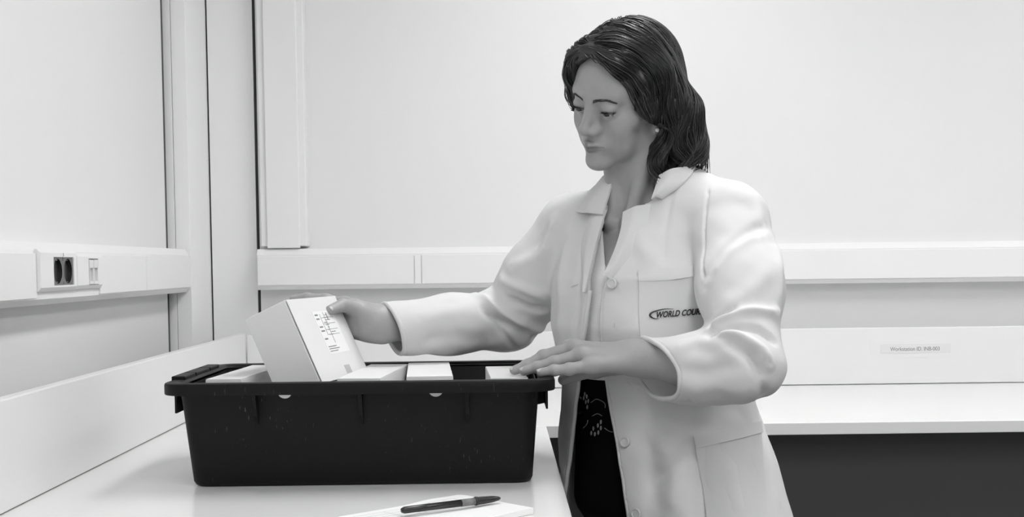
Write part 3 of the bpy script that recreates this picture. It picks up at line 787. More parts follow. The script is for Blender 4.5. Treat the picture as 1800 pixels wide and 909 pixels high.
SKIN = 0.35
V, Q = surface(body_sdf, (-0.45, 1.80, 0.86), (0.52, 2.50, 1.72), 0.0019)
hq = to_head(V)
tone = np.full(len(V), SKIN)
near = np.linalg.norm(V-HC, axis=1) < 0.17
q = hq; s = np.stack([np.abs(q[:, 0]), q[:, 1], q[:, 2]], 1)
lip = np.minimum(cap(s, (0.0, 0.0950, -0.0462), (0.0235, 0.0795, -0.0500), 0.0050, 0.0020), cap(s, (0.0, 0.0925, -0.0550), (0.0195, 0.0810, -0.0517), 0.0058, 0.0026))
lf = np.clip(0.5-lip/0.0020, 0, 1)*near
tone = tone*(1-0.45*lf)
for c in EYES:                                                       # eye liner along the lid edge
    g = eye_gap(q, c); on = near & (q[:, 1] > c[1]) & (ell(q, c, (ER+0.004,)*3) < 0.0015)
    upper = q[:, 2]-c[2] > -0.0022
    tone = np.where(on & upper, tone*(1-0.85*np.clip(1-np.maximum(g, 0)/0.0032, 0, 1)), tone)
body = np_mesh('person', V, Q, 'skin', attrs={'tone': tone})
tag(body, 'woman in a white lab coat leaning over the bin, lifting a carton with one hand', 'person')

# eyes: dark iris disc on a pale ball
for c in EYES:
    bm = bmesh.new(); bmesh.ops.create_uvsphere(bm, u_segments=32, v_segments=24, radius=ER*HS)
    look = np.array([0.10*(-1), 0.86, -0.50]); look /= np.linalg.norm(look)
    me = bpy.data.meshes.new('eye'); bmesh.ops.translate(bm, vec=Vector(from_head(c)), verts=bm.verts)
    L3 = HR@look; cw = from_head(c)
    bm.to_mesh(me); bm.free()
    eo = link('eye', me, 'eye_white', body, True)
    me.materials.append(mat('iris', 0.012, 0.08, spec=0.7) if 'iris' not in MATS else MATS['iris'])
    for p in me.polygons:
        if (np.array(p.center)-cw)@L3 > ER*HS*0.88: p.material_index = 1

# ---- hair of the face: brows and lashes follow the skin
def on_skin(q, off=0.0):
    P = from_head(q)
    for _ in range(6):
        d = body_sdf(P)-off; P = P-(d[:, None])*normals(body_sdf, P)
    return P
def strands(name, paths, r0, material, parent, seg=4):
    parts = []
    for P in paths:
        n = len(P); t = np.linspace(0, 1, n); parts.append(tube(P, r0*(1-0.75*t**2)+1e-5, seg, False))
    v, f = merge(parts); return np_mesh(name, np.array(v), np.array(f), material, parent)
rg = np.random.RandomState(3)
for sg in (-1, 1):
    bq = []
    for i in range(170):
        t = rg.uniform(0, 1); x = 0.0105+0.037*t
        z = 0.0300+0.0048*math.sin(min(t/0.68, 1)*math.pi/2)-0.0062*max(t-0.62, 0)/0.38+rg.uniform(-1, 1)*0.0034*(1-0.72*t)
        ln = 0.0065; up = 0.55*(1-t)-0.18
        bq.append([(sg*(x+ln*k/3.0), 0.092-0.55*max(x-0.015, 0), z+ln*k/3.0*up) for k in range(4)])
    allq = np.array(bq).reshape(-1, 3); P = on_skin(allq, 0.0004).reshape(-1, 4, 3)
    strands('eyebrow', P, 0.00027, 'brow', body)
    c = EYES[0] if sg < 0 else EYES[1]
    lq = []
    for i in range(40):
        x = -0.0115+0.0250*i/39.0; xn = min(max(x/0.0132, -1), 1)
        z = c[2]-0.0022+0.0022*(1-xn*xn)+0.0010*xn
        yy = c[1]+math.sqrt(max((ER+0.0014)**2-min(abs(x), 0.0125)**2-(z-c[2])**2, 1e-7))
        L_ = 0.0048+0.0022*max(xn, 0)
        lq.append([from_head((c[0]+sg*(x+0.30*L_*xn*k/3), yy+L_*k/3.0*0.85, z-L_*0.5*(k/3.0)+0.35*L_*(k/3.0)**2)) for k in range(4)])
    strands('eyelashes', np.array(lq), 0.00032, 'hair', body)
bm = bmesh.new(); bmesh.ops.create_uvsphere(bm, u_segments=20, v_segments=14, radius=0.0035)
bmesh.ops.translate(bm, vec=Vector(from_head((-0.0775, 0.002, -0.0305))), verts=bm.verts)
tag(bm_obj('earring', bm, 'pearl', body, True), 'small pearl ear stud')

# finger nails that can be seen
def nail(pts, up, r, ln):
    d = pts[-1]-pts[-2]; d /= np.linalg.norm(d); up = up-d*(up@d); up /= np.linalg.norm(up); sd = np.cross(d, up)
    bm = bmesh.new(); bmesh.ops.create_uvsphere(bm, u_segments=16, v_segments=10, radius=1.0)
    c = pts[-1]+up*r*0.78+d*0.0005
    for v in bm.verts: v.co = Vector(c+d*v.co[0]*ln+sd*v.co[1]*r*0.72+up*(v.co[2]*0.0016-0.0022*v.co[1]**2))
    bm_obj('finger_nail', bm, 'nail', body, True)
mat('nail', 0.55, 0.2, spec=0.6)
for k in ('middle', 'ring', 'little'):
    nail(LH_F[k][0], np.array([0, -0.45, 0.9]), LH_F[k][1][-1], 0.0062)
nail(RH_T[0], np.array([0.25, -0.85, 0.35]), RH_T[1][-1], 0.0070)

# ---- hair: a shaped mass plus strands that follow its surface
def hair_sdf(q):
    d = ell(q, (0, -0.020, 0.048), (0.0865, 0.100, 0.098))
    d = smin(d, ell(q, (0.004, 0.044, 0.090), (0.062, 0.038, 0.036)), 0.02)                  # lifted front
    d = smin(d, ell(q, (0, -0.062, -0.025), (0.084, 0.050, 0.088)), 0.03)                      # back
    d = smin(d, chain(q, [(-0.070, -0.010, 0.060), (-0.088, -0.040, -0.010), (-0.094, -0.046, -0.065), (-0.090, -0.034, -0.104)], [0.028, 0.038, 0.037, 0.022], 0.02), 0.025)
    d = smin(d, chain(q, [(-0.066, 0.030, 0.055), (-0.074, 0.024, 0.014), (-0.079, 0.006, -0.010)], [0.016, 0.013, 0.010], 0.02), 0.012)   # sweep over the temple
    d = smin(d, chain(q, [(-0.080, 0.000, -0.045), (-0.086, 0.018, -0.080), (-0.094, 0.020, -0.112)], [0.017, 0.013, 0.006], 0.01), 0.012)   # lock before the shoulder
    d = smin(d, chain(q, [(0.066, 0.000, 0.060), (0.078, -0.012, 0.000), (0.076, -0.034, -0.045)], [0.026, 0.026, 0.022], 0.02), 0.025)
    d = smin(d, chain(q, [(0.050, 0.058, 0.088), (0.064, 0.054, 0.058), (0.072, 0.046, 0.020), (0.074, 0.034, -0.015)], [0.018, 0.013, 0.010, 0.008], 0.01), 0.012)
    # window of the face
    dt = q.dtype; z = q[:, 2]
    xw = np.interp(z, [-0.10, -0.03, -0.014, 0.012, 0.030, 0.060, 0.081, 0.093, 0.101, 0.11], [0.120, 0.120, 0.080, 0.060, 0.055, 0.048, 0.037, 0.021, 0.0, -0.02]).astype(dt)
    yw = np.interp(z, [-0.11, -0.08, -0.060, -0.045, -0.024, -0.010, 0.01, 0.03, 0.05], [0.034, 0.030, 0.014, -0.002, -0.003, 0.007, 0.022, 0.034, 0.040]).astype(dt)
    xc = np.where(q[:, 0] > 0, q[:, 0]*0.97, -q[:, 0]*1.10)
    win = smax(xc-xw, yw-q[:, 1], 0.012)
    d = smax(d, -win, 0.016)
    return d*dt.type(HS)
def hair_world(P): return hair_sdf(to_head(P))
def hair_lump(P):
    q = to_head(P); return hair_sdf(q)+(0.0022*np.sin(q[:, 0]*150+q[:, 2]*28+3*np.sin(q[:, 2]*40))*np.clip((0.14-q[:, 2])*9, 0, 1)+0.0015*np.sin(q[:, 1]*210-q[:, 2]*35)).astype(P.dtype)
V, Q = surface(hair_lump, HC-0.19, HC+0.19, 0.0026)
hairo = np_mesh('hair', V, Q, 'hair', body)
rg = np.random.RandomState(11)
down = HR.T@np.array([0, 0, -1.0])
def trace(start, steps, ds, seedv, curl=1.0):
    q = start.copy(); n = len(q); path = [q.copy()]
    off = rg.uniform(-0.0015, 0.0045, n); ph = rg.uniform(0, 6.28, n); fq = rg.uniform(55, 90, n); am = rg.uniform(0.1, 0.75, n)*curl
    # neighbouring strands wave together
    ph = 2.2*np.sin(q[:, 0]*60)+2.0*np.sin(q[:, 1]*55+1)+rg.uniform(-0.5, 0.5, n)
    length = np.zeros(n)
    for i in range(steps):
        e = 0.003
        g = np.stack([hair_sdf(q+np.eye(3)[k]*e)-hair_sdf(q-np.eye(3)[k]*e) for k in range(3)], 1); g /= np.linalg.norm(g, axis=1)[:, None]+1e-9
        side = np.where(q[:, 0] > 0.018, 1.0, -1.0)
        top = np.clip((q[:, 2]-0.03)/0.09, 0, 1)[:, None]
        v = down*1.0+top*np.stack([side*0.9, np.full(n, -0.75), np.zeros(n)], 1)
        front = np.clip((q[:, 1]-0.0)/0.05, 0, 1)[:, None]*np.clip((q[:, 2]+0.02)/0.05, 0, 1)[:, None]
        v = v+front*np.array([0, -0.55, 0])
        low = np.clip((-0.01-q[:, 2])/0.08, 0, 1)
        sd = np.cross(g, v); sd /= np.linalg.norm(sd, axis=1)[:, None]+1e-9
        az = np.arctan2(q[:, 0], -q[:, 1])
        wave = np.sin(q[:, 2]*62+2.6*np.sin(az*2.3+0.7)+1.1*np.sin(az*7.0)+0.35*ph)
        v = v+sd*((0.22+0.75*low)*wave+0.10*am*np.sin(ph+length*fq))[:, None]+g*(low**2*(0.45+0.95*np.sin(az*9+ph*0.6)))[:, None]
        v = v-g*(v*g).sum(1)[:, None]*(1-0.8*low)[:, None]
        v /= np.linalg.norm(v, axis=1)[:, None]+1e-9
        q = q+v*ds; length += ds
        d = hair_sdf(q)/HS
        fix = np.clip(d-off, -0.02, 0.02)*(1-0.85*low)
        q = q-g*fix[:, None]
        path.append(q.copy())
    return np.stack(path, 1)
hv = to_head(V); hn = V
cand = np.nonzero((hv[:, 2] > -0.085) & (hair_sdf(hv) > -0.004))[0]
# skip places inside the face window or hidden against the skin
ok = body_sdf(V[cand].astype(np.float32)) > 0.003
cand = cand[ok]
for nm, cnt, r0, mt_, cu in (('hair_strands', 3200, 0.00095, 'hair', 1.0), ('hair_highlights', 620, 0.0008, 'hair_light', 1.2)):
    pick = hv[cand[rg.randint(0, len(cand), cnt)]]
    T = trace(pick, 21, 0.0064, 0, cu)
    W3 = from_head(T.reshape(-1, 3)).reshape(T.shape)
    # cut each strand where it would enter the skin
    inside = body_sdf(W3.reshape(-1, 3).astype(np.float32)).reshape(T.shape[:2]) < 0.0005
    paths = []
    for i in range(len(W3)):
        k = np.nonzero(inside[i])[0]; k = k[0] if len(k) else T.shape[1]
        if k >= 6 and np.linalg.norm(W3[i, k-1]-W3[i, 0]) > 0.68*0.0064*HS*(k-1): paths.append(W3[i, :k])
    so_ = strands(nm, paths, r0, mt_, hairo, 3); so_['kind'] = 'stuff'

# ---- lab coat
CUF_L = at(1150, 649, 1.972); CUF_R = at(690, 578, 2.238)
ELS_L = at(1312, 642, 1.890); ELS_R = at(893, 562, 2.345)
MID_L = SH_L*0.5+ELS_L*0.5+np.array([0.004, -0.004, 0.0]); MID_R = SH_R*0.45+ELS_R*0.55+np.array([0, 0, -0.004])
nL = np.array([-0.93, -0.30, -0.16]); nL /= np.linalg.norm(nL); aL = (CUF_L-ELS_L)/np.linalg.norm(CUF_L-ELS_L)
nR = np.array([-0.88, -0.40, -0.30]); nR /= np.linalg.norm(nR); aR = (CUF_R-ELS_R)/np.linalg.norm(CUF_R-ELS_R)
def sleeve_l(P): return chain(P, [SH_L+np.array([0, 0, -0.012]), MID_L, ELS_L, ELS_L*0.5+CUF_L*0.5+np.array([0, 0, -0.004]), CUF_L+aL*0.040], [0.066, 0.060, 0.0485, 0.0490, 0.0480], 0.03)
def sleeve_r(P): return chain(P, [SH_R+np.array([0, 0, -0.010]), MID_R, ELS_R, ELS_R*0.5+CUF_R*0.5, CUF_R+aR*0.06], [0.066, 0.064, 0.051, 0.0490, 0.0470], 0.03)
def coat_trunk(P):
    dt = P.dtype
    d = smax(trunk(P), P[:, 2]-dt.type(1.43), 0.03)
    for sg, S in ((1, SH_L), (-1, SH_R)):
        up = 0.010 if sg > 0 else 0.0
        d = smin(d, cap(P, TC-FWD*0.018+LFT*sg*0.055+np.array([0, 0, 1.368+up]), S+np.array([0, 0, -0.004+up]), 0.053, 0.056), 0.045)
    return d
def coat_solid(P):
    d = coat_trunk(P)
    d = smin(d, sleeve_l(P), 0.007); d = smin(d, sleeve_r(P), 0.018)
    return d
# front opening measured on the trunk: the two front edges from collar to hem
ER_PX = [(1090, 300), (1081, 325), (1062, 380), (1047, 440), (1035, 510), (1023, 590), (1014, 668), (1006, 735), (999, 800), (990, 870), (984, 930)]
EL_PX = [(1172, 300), (1163, 322), (1146, 352), (1120, 367), (1108, 379), (1104, 406), (1090, 448), (1070, 484), (1058, 530), (1056, 600), (1064, 668), (1074, 730), (1086, 790), (1103, 905), (1108, 935)]
def edge_curve(pxs):
    h = hit(coat_trunk, np.array(pxs, float)); q = h-TC
    z = h[:, 2]; s = q@LFT; o = np.argsort(z)
    return z[o], s[o]
ZR_, SR_ = edge_curve(ER_PX); ZL_, SL_ = edge_curve(EL_PX)
NECK_C = TC-FWD*0.004+np.array([0, 0, 1.395])
def coat_sdf(P):
    dt = P.dtype
    dk = coat_trunk(P); dl = sleeve_l(P); dr = sleeve_r(P)
    d = smin(smin(dk, dl, 0.007), dr, 0.018)
    d = np.maximum(d, -(d+dt.type(0.0075)))                          # cloth shell
    q = P-TC.astype(dt); s = q@LFT.astype(dt); t = q@FWD.astype(dt); z = P[:, 2]
    s0 = np.interp(z, ZR_, SR_).astype(dt); s1 = np.interp(z, ZL_, SL_).astype(dt)
    op = np.maximum(np.maximum(s0-s, s-s1), dt.type(0.01)-t)
    d = np.maximum(d, -op*dt.type(0.8))
    nk = np.sqrt(((P-NECK_C.astype(dt))@LFT.astype(dt))**2+((P-NECK_C.astype(dt))@FWD.astype(dt)*dt.type(1.0))**2)-dt.type(0.066)
    d = np.maximum(d, -np.maximum(nk, dt.type(1.372)-z))
    for c, n, sl in ((CUF_L, nL, dl), (CUF_R, nR, dr)):                          # open cuffs
        d = np.maximum(d, -np.maximum(np.maximum(-((P-c.astype(dt))@n.astype(dt)), np.sqrt(((P-(c+n*0.05).astype(dt))**2).sum(1))-dt.type(0.115)), np.maximum(sl-dt.type(0.006), sl-dk+dt.type(0.006))))
    d = np.maximum(d, dt.type(0.70)-z)
    return d
# folds of the cloth: (points along the fold in the photo, height, width)
FOLDS = [
    # left sleeve, upper arm
    ([(1238, 500), (1262, 455), (1300, 420), (1345, 398)], -0.0040, 0.011), ([(1250, 490), (1280, 445), (1330, 415)], 0.0035, 0.012),
    ([(1290, 330), (1330, 370), (1352, 430)], 0.0030, 0.020), ([(1360, 420), (1368, 480), (1366, 540)], 0.0030, 0.014),
    ([(1262, 545), (1310, 520), (1360, 470)], 0.0025, 0.016),
    # inner elbow fan
    ([(1248, 580), (1275, 560), (1320, 548), (1362, 552)], 0.0060, 0.009), ([(1252, 590), (1290, 577), (1335, 580), (1362, 600)], -0.0060, 0.007),
    ([(1262, 586), (1300, 592), (1338, 615), (1352, 640)], 0.0060, 0.009), ([(1285, 606), (1318, 625), (1338, 655)], -0.0045, 0.008),
    ([(1252, 572), (1262, 560), (1290, 546)], -0.0050, 0.006),
    # forearm
    ([(1310, 605), (1328, 650), (1342, 694)], -0.0035, 0.008), ([(1175, 618), (1230, 600), (1280, 604)], 0.0030, 0.014),
    ([(1180, 650), (1240, 655), (1300, 640)], -0.0025, 0.014), ([(1200, 690), (1260, 680), (1320, 690)], 0.0020, 0.014),
    # right sleeve
    ([(838, 520), (872, 545), (910, 565), (952, 578)], 0.0060, 0.010), ([(850, 545), (890, 568), (945, 592)], -0.0050, 0.009),
    ([(862, 502), (905, 530), (955, 545)], -0.0055, 0.009), ([(880, 490), (920, 508), (956, 520)], 0.0045, 0.010),
    ([(868, 548), (885, 585), (905, 612)], -0.0040, 0.006), ([(735, 560), (790, 548), (835, 545)], 0.0020, 0.016), ([(740, 600), (800, 592), (860, 596)], -0.0020, 0.014),
    ([(962, 395), (950, 415), (945, 430)], -0.0030, 0.006), ([(975, 385), (962, 420), (958, 450)], 0.0030, 0.010), ([(900, 470), (940, 455), (965, 430)], 0.003, 0.014),
    # front of the coat
    ([(1105, 395), (1135, 440), (1150, 470)], 0.0025, 0.018), ([(1000, 420), (990, 520), (985, 600)], 0.0030, 0.016), ([(1025, 430), (1020, 520), (1010, 600)], -0.0020, 0.010),
    ([(1185, 330), (1170, 400), (1165, 460)], -0.0015, 0.006), ([(1120, 590), (1130, 650), (1140, 700)], 0.0035, 0.020),
    ([(1205, 705), (1222, 790), (1232, 860), (1240, 930)], -0.0040, 0.016), ([(1170, 760), (1185, 830), (1190, 920)], 0.0045, 0.022),
    ([(1150, 850), (1190, 815), (1225, 790)], -0.0035, 0.014), ([(1120, 700), (1140, 790), (1150, 900)], -0.0030, 0.018),
    ([(1270, 790), (1290, 860), (1300, 930)], 0.0040, 0.024), ([(1335, 720), (1345, 800), (1352, 900)], -0.0035, 0.014),
    ([(975, 690), (985, 760), (990, 830)], 0.0030, 0.012), ([(1240, 715), (1300, 722), (1340, 700)], -0.0030, 0.016),
]
SEAMS = [([(1256, 297), (1244, 340), (1237, 400), (1235, 450), (1236, 485)], -0.0024, 0.0030), ([(1213, 705), (1224, 780), (1236, 860), (1243, 925)], -0.0014, 0.0022),
         ([(1128, 600), (1127, 540), (1122, 480)], -0.0010, 0.0022), ([(1352, 700), (1362, 790), (1374, 900)], -0.0014, 0.0025)]
allpx = [p for f in FOLDS+SEAMS for p in f[0]]
hp = hit(coat_solid, np.array(allpx, float)); k = 0; FD = []
for pts, am, wd in FOLDS+SEAMS:
    FD.append((hp[k:k+len(pts)], am, wd)); k += len(pts)
def fold_field(P):
    u = 0.0013*vnoise(P, 55.0, 4)+0.0006*vnoise(P, 140.0, 9)
    for pts, am, wd in FD:
        lo = pts.min(0)-3*wd; hi = pts.max(0)+3*wd
        m_ = ((P > lo) & (P < hi)).all(1)
        if m_.any():
            wd = wd*0.85; d = polydist(P[m_], pts)
            # taper at both ends
            L0 = np.linalg.norm(P[m_]-pts[0], axis=1); L1 = np.linalg.norm(P[m_]-pts[-1], axis=1)
            u[m_] += 1.9*am*np.exp(-(d/wd)**2)*np.clip(np.minimum(L0, L1)/(2.5*wd)+0.35, 0, 1)
    return u
V, Q = surface(coat_sdf, (-0.28, 1.80, 0.695), (0.55, 2.52, 1.47), 0.0030, proj=1, relax=3)
V = V+normals(coat_solid, V, 0.006)*fold_field(V)[:, None]
coat = np_mesh('lab_coat', V, Q, 'cotton', body)
coat['label'] = 'open white cotton lab coat with turned cuffs'
def on_coat(px, off=0.0, f=None):
    f = f or coat_solid; h = hit(f, np.array(px, float)); n = normals(f, h, 0.006)
    return h+n*(fold_field(h)+off)[:, None], n
def patch(name, rows, off, thick, material, parent, nu=14, f=None, nv=None):
    """cloth piece laid on the coat: rows of photo points from one edge to the other, offset per row"""
    R_ = [smooth_path(np.array(r, float), nu) for r in rows]; nv = nv or max(6, 4*len(rows))
    G = np.array([smooth_path(np.array([r[i] for r in R_]), nv) for i in range(nu)])            # nu x nv x 2
    offs = np.interp(np.linspace(0, 1, nv), np.linspace(0, 1, len(off)), off)
    h, n = on_coat(G.reshape(-1, 2), 0.0, f)
    h = h.reshape(nu, nv, 3); n = n.reshape(nu, nv, 3)
    for _ in range(6):                                               # even out the lay of the cloth
        for A in (h, n):
            A[1:-1] = 0.5*A[1:-1]+0.25*(A[:-2]+A[2:]); A[:, 1:-1] = 0.5*A[:, 1:-1]+0.25*(A[:, :-2]+A[:, 2:])
    n = n/np.linalg.norm(n, axis=2)[:, :, None]
    top = h+n*(offs[None, :, None]); bot = top-n*thick
    V = np.concatenate([top.reshape(-1, 3), bot.reshape(-1, 3)]); m_ = nu*nv
    Fq = [[i*nv+j, i*nv+j+1, (i+1)*nv+j+1, (i+1)*nv+j] for i in range(nu-1) for j in range(nv-1)]
    Fq = Fq+[[m_+q for q in f_[::-1]] for f_ in Fq]
    bd = [(i, 0) for i in range(nu)]+[(nu-1, j) for j in range(1, nv)]+[(i, nv-1) for i in range(nu-2, -1, -1)]+[(0, j) for j in range(nv-2, 0, -1)]
    bi = [i*nv+j for i, j in bd]
    Fq += [[bi[(a+1) % len(bi)], bi[a], m_+bi[a], m_+bi[(a+1) % len(bi)]] for a in range(len(bi))]
    bm = bmesh.new(); vs = [bm.verts.new(tuple(v)) for v in V]
    for q in Fq:
        try: bm.faces.new([vs[i] for i in q])
        except ValueError: pass
    o = bm_obj(name, bm, material, parent, True); sharpen(o, 50)
    return o
# collar leaves and lapels
patch('collar', [[(1163, 318), (1157, 338), (1150, 357)], [(1182, 312), (1172, 334), (1158, 353)], [(1222, 298), (1210, 320), (1165, 352)]], [0.013, 0.016, 0.005], 0.0035, 'cotton', coat, f=coat_trunk)
patch('collar', [[(1088, 306), (1080, 335), (1073, 360), (1067, 383)], [(1072, 320), (1060, 345), (1050, 365), (1044, 382)], [(1046, 333), (1034, 350), (1024, 365), (1018, 375)]], [0.012, 0.017, 0.006], 0.0035, 'cotton', coat, f=coat_trunk)
patch('lapel', [[(1099, 377), (1097, 406), (1083, 448), (1066, 484)], [(1122, 367), (1112, 410), (1094, 455), (1070, 488)], [(1148, 358), (1135, 400), (1108, 455), (1076, 492)]], [0.007, 0.009, -0.0012], 0.0032, 'cotton', coat, f=coat_trunk)
patch('lapel', [[(1070, 372), (1061, 403), (1053, 433), (1044, 470), (1034, 514)], [(1054, 376), (1045, 405), (1037, 435), (1033, 470), (1031, 514)], [(1040, 379), (1028, 408), (1020, 430), (1021, 470), (1027, 514)]], [0.008, 0.010, 0.002], 0.0035, 'cotton', coat, f=coat_trunk)
# hems: rolled edges of the cuffs and of the two coat fronts
for c, n, sl in ((CUF_L, nL, sleeve_l), (CUF_R, nR, sleeve_r)):
    u = np.cross(n, [0, 1.0, 0.2]); u /= np.linalg.norm(u); w = np.cross(n, u); ring = []
    for a in np.linspace(0, 2*math.pi, 73):
        dr_ = u*math.cos(a)+w*math.sin(a); rr = np.linspace(0.02, 0.09, 281)
        dd = sl(c[None]+rr[:, None]*dr_); k = np.argmax(dd > -0.0037); ring.append(c+dr_*rr[k]-n*0.001)
    ring = np.array(ring); nn_ = normals(coat_solid, ring, 0.006); ring = ring+nn_*fold_field(ring)[:, None]
    v, f = tube(ring, 0.0043, 8, False); mesh_obj('cuff_hem', v, f, 'cotton', coat, True)
for pxs in (ER_PX[4:], EL_PX[7:]):
    h = hit(coat_trunk, smooth_path(pxs, 60)); n = normals(coat_trunk, h, 0.006); h = h+n*(fold_field(h)-0.0037)[:, None]
    v, f = tube(h, 0.0038, 8); mesh_obj('front_edge', v, f, 'cotton', coat, True)
# pockets with a hemmed top band
pk = patch('chest_pocket', [[(1123, 490), (1124, 545), (1128, 592)], [(1180, 488), (1182, 545), (1184, 596)], [(1236, 478), (1240, 540), (1246, 596)]], [0.0025]*3, 0.0022, 'cotton', coat, f=coat_trunk)
patch('pocket_hem', [[(1122, 476), (1123, 495)], [(1180, 474), (1181, 493)], [(1235, 464), (1236, 484)]], [0.0036]*3, 0.0028, 'cotton', coat, f=coat_trunk)
patch('side_pocket', [[(1222, 786), (1236, 860), (1244, 930)], [(1285, 773), (1297, 850), (1306, 930)], [(1338, 758), (1346, 840), (1354, 930)]], [0.0030]*3, 0.0026, 'cotton', coat)
patch('pocket_hem', [[(1219, 768), (1224, 788)], [(1284, 755), (1287, 775)], [(1335, 741), (1339, 761)]], [0.0058]*3, 0.0046, 'cotton', coat)
# buttons
def button(px, r=0.0085, mt_='button_plastic'):
    c, n = on_coat([px], 0.002); c = c[0]; n = n[0]
    u = np.cross(n, [0, 0, 1.0]); u /= np.linalg.norm(u); w = np.cross(n, u)
    rings = []
    for rr, hh in ((1.0, 0.0), (1.0, 0.0018), (0.92, 0.0028), (0.72, 0.0028), (0.62, 0.0018), (0.02, 0.0018)):
        rings.append([tuple(c+n*hh+(u*math.cos(a)+w*math.sin(a))*r*rr) for a in np.linspace(0, 2*math.pi, 25)[:-1]])
    bo_ = loft('button', rings, mt_, coat, cap0=True, sharp=30)
    return bo_
for px in ((1077, 499), (1100, 777), (1119, 903)): button(px)
def stitch(name, pts, off, r, material, f=None):
    c, n = on_coat(smooth_path(pts, 12), off, f); v, fq = tube(c, r, 5); return mesh_obj(name, v, fq, material, coat)
for px in ((1010, 502), (1000, 772)): stitch('buttonhole', [(px[0]-5, px[1]+3), (px[0], px[1]), (px[0]+5, px[1]-2)], 0.0022, 0.0009, 'thread')
stitch('cloth_mark', [(1082, 568), (1083, 575)], 0.0016, 0.0010, 'print_light')
# embroidered logo on the chest pocket
def logo_warp(v):
    # lettering runs along the pocket, rising slightly to the right
    px = np.stack([1155+v[:, 0], 559-0.085*v[:, 0]-v[:, 1]], 1)
    h, n = on_coat(px, 0.0032, coat_trunk); return h+n*(v[:, 2:3]*0.00045)
text_obj('logo_lettering', 'WORLD COURIER', 14.5, (0, 0, 0), (1, 0, 0), (0, 1, 0), 'print_black', coat, thick=1.0, shear=0.28, bold=0.45, width=89, warp=logo_warp)
sw = [(1184, 543.5, 0.8), (1170, 543.5, 1.5), (1158, 546, 2.2), (1148, 549.5, 3.0), (1143.5, 554, 3.6), (1146, 558, 3.4), (1152, 560.6, 1.8), (1159, 560.5, 0.7)]
c_, n_ = on_coat([(x, y) for x, y, w in sw], 0.0034, coat_trunk)
pp = smooth_path(c_, 30); nn = smooth_path(n_, 30); ww = np.interp(np.linspace(0, 1, 30), np.linspace(0, 1, len(sw)), [w for _, _, w in sw])*0.00082
tg = np.gradient(pp, axis=0); tg /= np.linalg.norm(tg, axis=1)[:, None]; sd = np.cross(nn, tg)
Vs = np.concatenate([pp+sd*ww[:, None]*0.5+nn*0.0004, pp-sd*ww[:, None]*0.5+nn*0.0004])
mesh_obj('logo_swoosh', Vs, [[i, i+1, 30+i+1, 30+i] for i in range(29)], 'print_black', coat)

# ---- ribbed top under the coat
def inner(P, off): return trunk(P, -0.030+off, -0.026+off)
vb = hit(lambda P: inner(P, 0.010), [(1064, 482), (1052, 444)]); sV = (vb[0]-TC)@LFT; zV = vb[0][2]
def top_sdf(P):
    dt = P.dtype; d = inner(P, 0.0105); d = np.maximum(d, -(d+dt.type(0.0075)))
    s = (P-TC.astype(dt))@LFT.astype(dt); z = P[:, 2]
    d = np.maximum(d, (z-dt.type(zV)-np.abs(s-dt.type(sV))*dt.type(1.9))*dt.type(0.45))
    d = np.maximum(d, dt.type(1.095)-z)
    return np.maximum(d, z-dt.type(1.34))
V, Q = surface(top_sdf, (0.0, 1.90, 1.08), (0.46, 2.36, 1.36), 0.0030, relax=5)
tp = np_mesh('knit_top', V, Q, 'knit_white', body)
nt = MATS['knit_white'].node_tree; b = nt.nodes['Principled BSDF']
wv = nt.nodes.new('ShaderNodeTexWave'); wv.bands_direction = 'Z'; wv.inputs['Scale'].default_value = 190; wv.inputs['Distortion'].default_value = 0.4
tc = nt.nodes.new('ShaderNodeTexCoord'); nt.links.new(tc.outputs['Object'], wv.inputs['Vector'])
bp = nt.nodes.new('ShaderNodeBump'); bp.inputs['Strength'].default_value = 0.18; bp.inputs['Distance'].default_value = 0.002
nt.links.new(wv.outputs['Fac'], bp.inputs['Height']); nt.links.new(bp.outputs['Normal'], b.inputs['Normal'])

# ---- trousers with an embroidered waist, shoes
HIP = TC+LFT*0.048
FT_L = HIP+LFT*0.085+FWD*0.02; FT_R = HIP-LFT*0.085+FWD*0.0
def trouser_sdf(P):
    dt = P.dtype; z = P[:, 2]
    d = smax(inner(P, 0.004), dt.type(0.86)-z, 0.04)
    for ft in (FT_L, FT_R):
        sgn = 1 if ft is FT_L else -1
        d = smin(d, chain(P, [HIP+LFT*sgn*0.085+np.array([0, 0, 0.90]), ft+np.array([0, 0, 0.50]), ft+np.array([0, 0, 0.06])], [0.078, 0.066, 0.060], 0.02), 0.02)
    d = np.maximum(d, z-dt.type(1.115))
    return np.maximum(d, dt.type(0.045)-z)
V, Q = surface(trouser_sdf, (0.0, 1.85, 0.03), (0.55, 2.45, 1.13), 0.0065)
tr = np_mesh('trousers', V, Q, 'black_cloth', body)
def on_trs(pts): 
    h = hit(trouser_sdf, np.array(pts, float)); return h, normals(trouser_sdf, h, 0.004)
Z7 = lambda x, y: (960+x/5.683, 640+y/5.683)
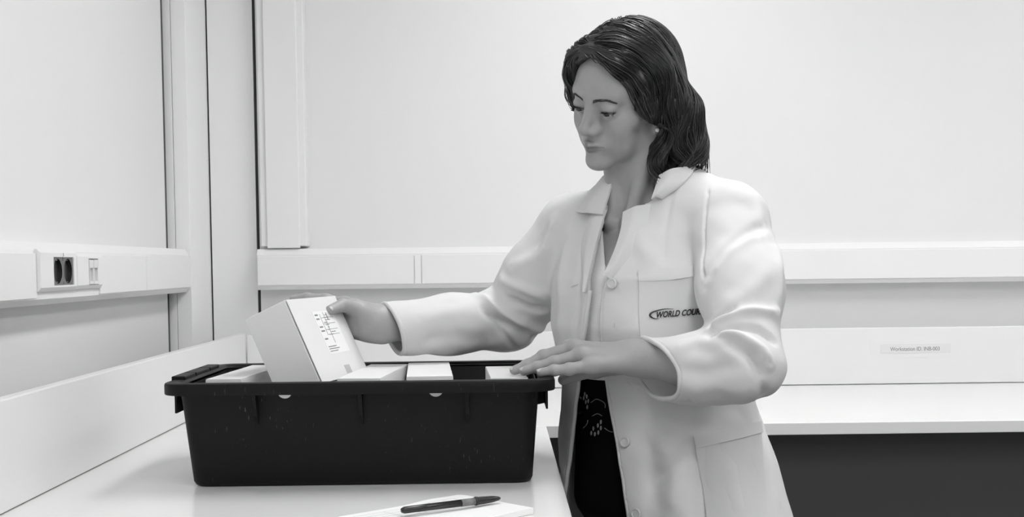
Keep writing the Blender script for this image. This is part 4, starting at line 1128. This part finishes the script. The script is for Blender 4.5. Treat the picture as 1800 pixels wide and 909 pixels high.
pet = [Z7(*p) for p in ((550, 580), (520, 615), (550, 640), (475, 645), (455, 690), (490, 700), (525, 685), (390, 300), (410, 325), (380, 340), (425, 370), (400, 380), (415, 430))]
h, n = on_trs(pet)
for c, k in zip(h, n):
    bm = bmesh.new(); r = bmesh.ops.create_icosphere(bm, subdivisions=2, radius=1.0)['verts']
    u = np.cross(k, [0.2, 0, 1.0]); u /= np.linalg.norm(u); w = np.cross(k, u)
    for v in r: v.co = Vector(c+k*0.0008+k*v.co[2]*0.0009+u*v.co[0]*0.0026+w*v.co[1]*0.0040)
    bm_obj('embroidered_petal', bm, 'embroidery', tr, True)
for arc in (((450, 385), (510, 352), (585, 390), (592, 440)), ((465, 520), (515, 497), (560, 518)), ((585, 640), (630, 670), (668, 680)), ((375, 640), (410, 600), (420, 560))):
    h, n = on_trs(smooth_path([Z7(*p) for p in arc], 14)); v, f = tube(h+n*0.0006, 0.0007, 5); mesh_obj('stem_embroidery', v, f, 'embroidery', tr)
# belt loop ring at the waist side
h, n = on_trs([(1020, 712)]); cc = h[0]+n[0]*0.004; rad = cc[None]+np.array([[0, 0, 0.014*math.cos(a)] for a in np.linspace(0, 2*math.pi, 25)])+np.outer(np.sin(np.linspace(0, 2*math.pi, 25)), -LFT*0.007+n[0]*0.004)
v, f = tube(rad, 0.0016, 6); mesh_obj('belt_ring', v, f, 'shoe_black', tr)
for ft in (FT_L, FT_R):
    def shoe(P):
        d = smin(chain(P, [ft-FWD*0.05+np.array([0, 0, 0.040]), ft+FWD*0.06+np.array([0, 0, 0.030]), ft+FWD*0.15+np.array([0, 0, 0.024])], [0.036, 0.038, 0.026], 0.02), cap(P, ft-FWD*0.02+np.array([0, 0, 0.05]), ft-FWD*0.01+np.array([0, 0, 0.085]), 0.034, 0.036), 0.02)
        return np.maximum(d, P.dtype.type(0.001)-P[:, 2])
    V, Q = surface(shoe, ft+np.array([-0.22, -0.22, -0.01]), ft+np.array([0.22, 0.22, 0.14]), 0.006)
    np_mesh('shoe', V, Q, 'shoe_black', body)
